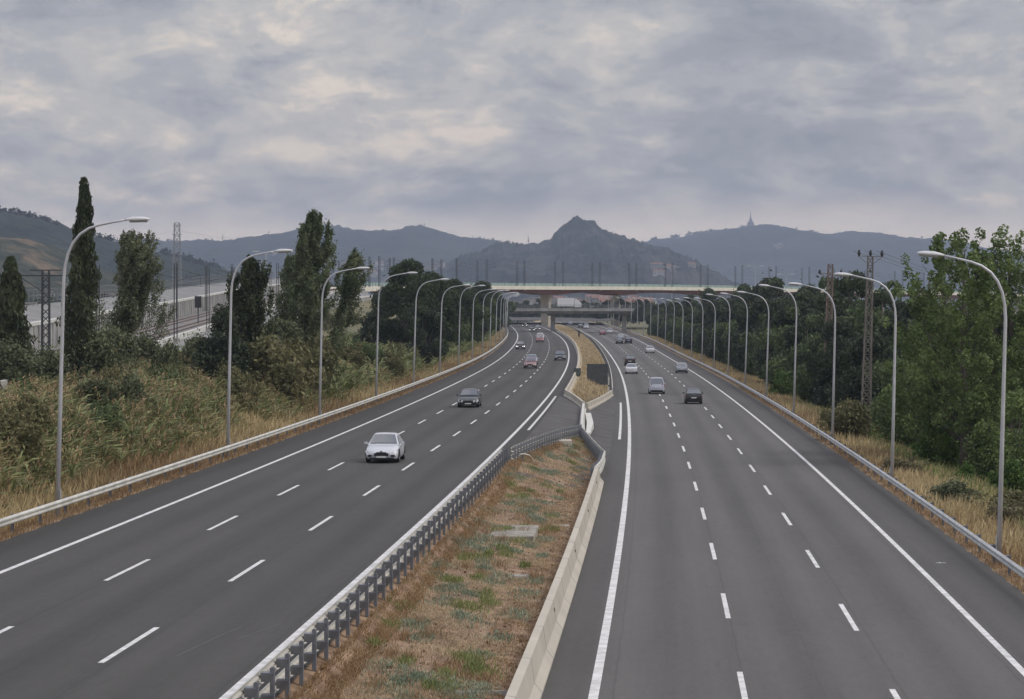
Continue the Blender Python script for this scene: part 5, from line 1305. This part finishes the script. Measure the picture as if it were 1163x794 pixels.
# hill height lookup by ray casting is not needed: place on known slopes
def town(n,x0,x1,y0,y1,Y0,Y1,seed,phrase,sc=1):
    rd=random.Random(seed)
    for i in range(n):
        Y=rd.uniform(Y0,Y1); px=rd.uniform(x0,x1); f=(Y-Y0)/(Y1-Y0); py=y1+(y0-y1)*f+rd.uniform(-1.5,1.5)
        h=rd.choice([6,7,9,12,15])*sc; w=rd.uniform(8,20)*sc; x,z=PX(px,Y),PZ(py,Y)
        building(x,Y,z-h,w,rd.uniform(8,13)*sc,h,rd.randrange(3),rd.choice([0,1,1]),phrase,phrase+' group')
town(46,640,735,337,346,1700,2900,1,'small pale town building seen under the viaduct')
town(12,575,640,338,345,1700,2600,2,'small pale building beyond the viaduct, left of the piers')
# buildings sitting on the lower hill slopes: find the hill surface by ray casting
bpy.context.view_layer.update()
dg=bpy.context.evaluated_depsgraph_get()
def ray_ground(px,py):
    d=Vector(((px-CX)/F,1,(HZ-py)/F)); o=Vector((0,1400,CAMH+(HZ-py)/F*1400)); o.x=(px-CX)/F*1400
    for _ in range(60):
        hit,loc,nrm,idx,ob,mat_=S.ray_cast(dg,o,d.normalized())
        if not hit: return None
        if ob.name.startswith(('hill','ground')): return loc
        o=loc+d.normalized()*2
    return None
def slope_town(n,x0,x1,y0,y1,seed,phrase,sc=1.0,hm=1.0):
    rd=random.Random(seed)
    for i in range(n):
        p=ray_ground(rd.uniform(x0,x1),rd.uniform(y0,y1))
        if p is None: continue
        k=min(1.5,p.y/2600)*sc; building(p.x,p.y,p.z-1,rd.uniform(7,16)*k,rd.uniform(7,11)*k,rd.choice([4,5,6,8])*k*hm,rd.randrange(3),rd.choice([0,1,1]),phrase,phrase+' group')
slope_town(16,385,445,300,316,5,'tiny pale building on the lower slope behind the lamps')
slope_town(8,470,500,300,306,6,'tiny pale building at the foot of the ridge left of the viaduct')
slope_town(5,370,385,275,282,7,'tiny white building high on the slope beside the tall poplar',.8)
slope_town(4,305,335,283,290,8,'tiny white building on the far slope left of the tall poplar',.8)
slope_town(6,740,790,300,312,9,'tiny pale building on the slope right of the rocky hill',.8)
slope_town(4,870,890,278,284,10,'tiny pale building high on the right ridge slope',.7)
slope_town(8,20,80,330,342,11,'tiny white building at the foot of the brown hill',.5)
# ------------------------------------------------------------------ haze
hz=MB().box(-4600,4600,-80,9500,-8,345).build('haze',mat('haze_air',(.5,.5,.5)))
hz['kind']='stuff'; hz['label']='thin blue-grey haze in the valley air'; hz['category']='haze'
m=hz.data.materials[0]; nt=m.node_tree; nt.nodes.clear(); out=nt.nodes.new('ShaderNodeOutputMaterial'); pv=nt.nodes.new('ShaderNodeVolumePrincipled')
pv.inputs['Color'].default_value=(.68,.79,1.0,1); pv.inputs['Density'].default_value=HAZE_D; pv.inputs['Anisotropy'].default_value=.2
nt.links.new(pv.outputs[0],out.inputs['Volume'])
# ------------------------------------------------------------------ sky
w=bpy.data.worlds.new('World'); S.world=w; w.use_nodes=True; nt=w.node_tree; N=nt.nodes; Lk=nt.links
bg=N['Background']; bg.inputs[1].default_value=.1
SUN_EL,SUN_AZ=rad(48),rad(103)
sky=N.new('ShaderNodeTexSky'); sky.sky_type='NISHITA'; sky.sun_disc=False; sky.sun_elevation=SUN_EL; sky.sun_rotation=SUN_AZ; sky.air_density=1.5; sky.dust_density=2
tc=N.new('ShaderNodeTexCoord'); sp_=N.new('ShaderNodeSeparateXYZ'); Lk.new(tc.outputs['Generated'],sp_.inputs[0])
def mth(op,a,b=None,c=None,clamp=False):
    q=N.new('ShaderNodeMath'); q.operation=op; q.use_clamp=clamp
    for i,x in enumerate((a,b,c)):
        if x is None: continue
        if isinstance(x,(int,float)): q.inputs[i].default_value=x
        else: Lk.new(x,q.inputs[i])
    return q.outputs[0]
zz=mth('MAXIMUM',sp_.outputs[2],0.0); inv=mth('DIVIDE',1.0,mth('ADD',zz,.40))
u=mth('MULTIPLY',sp_.outputs[0],inv); v=mth('MULTIPLY',sp_.outputs[1],inv)
def cnoise(sc,det,off,rough=.55,dist=0):
    cb=N.new('ShaderNodeCombineXYZ'); Lk.new(mth('ADD',u,off[0]),cb.inputs[0]); Lk.new(mth('ADD',v,off[1]),cb.inputs[1]); cb.inputs[2].default_value=off[2]
    n=N.new('ShaderNodeTexNoise'); n.inputs['Scale'].default_value=sc; n.inputs['Detail'].default_value=det; n.inputs['Roughness'].default_value=rough; n.inputs['Distortion'].default_value=dist
    Lk.new(cb.outputs[0],n.inputs['Vector']); return n.outputs[0]
def ramp(x,stops):
    r=N.new('ShaderNodeValToRGB'); e=r.color_ramp.elements
    while len(e)<len(stops): e.new(.5)
    for el,(p,c) in zip(e,stops): el.position=p; el.color=(*c,1)
    r.color_ramp.interpolation='EASE'; Lk.new(x,r.inputs[0]); return r.outputs[0]
big=cnoise(2.3,4,CL_A,.50,.15); midn=cnoise(8.0,10,CL_C,.60,.5); fine=cnoise(22,10,CL_B,.66,.2)
cl=mth('ADD',mth('ADD',mth('MULTIPLY',big,.46),mth('MULTIPLY',midn,.36)),mth('SUBTRACT',mth('MULTIPLY',fine,.18),mth('MULTIPLY',mth('SUBTRACT',mth('MINIMUM',zz,.2),.07),.35)))
# cloud underside colour: lavender grey where thick, warm cream where thin
ccol=ramp(cl,[(.40,(2.3,2.4,2.9)),(.455,(3.0,3.04,3.45)),(.495,(3.9,3.86,4.1)),(.53,(5.0,4.75,4.65)),(.59,(7.8,6.7,5.7))])
# low band near the horizon: clear warm gap under the cloud deck
lowf=N.new('ShaderNodeMapRange'); lowf.interpolation_type='SMOOTHSTEP'; Lk.new(mth('ADD',sp_.outputs[2],mth('MULTIPLY',mth('SUBTRACT',big,.5),.05)),lowf.inputs[0]); lowf.inputs[1].default_value=.024; lowf.inputs[2].default_value=.046; lowf.inputs[3].default_value=1; lowf.inputs[4].default_value=0
mx1=N.new('ShaderNodeMixRGB'); Lk.new(mth('MULTIPLY',lowf.outputs[0],.62),mx1.inputs[0]); Lk.new(ccol,mx1.inputs[1]); mx1.inputs[2].default_value=(13.5,11.0,8.6,1)
# overcast deck is brighter towards the zenith
zen=N.new('ShaderNodeMapRange'); zen.interpolation_type='SMOOTHSTEP'; Lk.new(zz,zen.inputs[0]); zen.inputs[1].default_value=.14; zen.inputs[2].default_value=.8; zen.inputs[3].default_value=1.0; zen.inputs[4].default_value=ZEN
vm=N.new('ShaderNodeVectorMath'); vm.operation='SCALE'; Lk.new(mx1.outputs[0],vm.inputs[0]); Lk.new(zen.outputs[0],vm.inputs['Scale'])
mx=N.new('ShaderNodeMixRGB'); mx.inputs[0].default_value=.88; Lk.new(sky.outputs[0],mx.inputs[1]); Lk.new(vm.outputs[0],mx.inputs[2])
Lk.new(mx.outputs[0],bg.inputs[0])
sl=bpy.data.lights.new('sun','SUN'); sl.energy=SUN_E; sl.angle=rad(24); sl.color=(1,.94,.86)
so=bpy.data.objects.new('sun',sl); COL.objects.link(so)
d=Vector((math.sin(SUN_AZ)*math.cos(SUN_EL),math.cos(SUN_AZ)*math.cos(SUN_EL),math.sin(SUN_EL)))
so.rotation_euler=d.to_track_quat('Z','Y').to_euler()
# ------------------------------------------------------------------ camera
cam=bpy.data.cameras.new('camera'); co=bpy.data.objects.new('camera',cam); COL.objects.link(co); S.camera=co
co.location=(0,0,CAMH); co.rotation_euler=(rad(90),0,0)
cam.sensor_width=36; cam.lens=36*F/1163; cam.clip_start=.5; cam.clip_end=30000
cam.shift_y=-(397-HZ)/1163
S.render.resolution_x=1024; S.render.resolution_y=699
S.view_settings.view_transform='Standard'; S.view_settings.look='None'; S.view_settings.gamma=1; S.view_settings.exposure=EXPO
S.cycles.max_bounces=6; S.cycles.volume_bounces=0; S.cycles.transparent_max_bounces=6
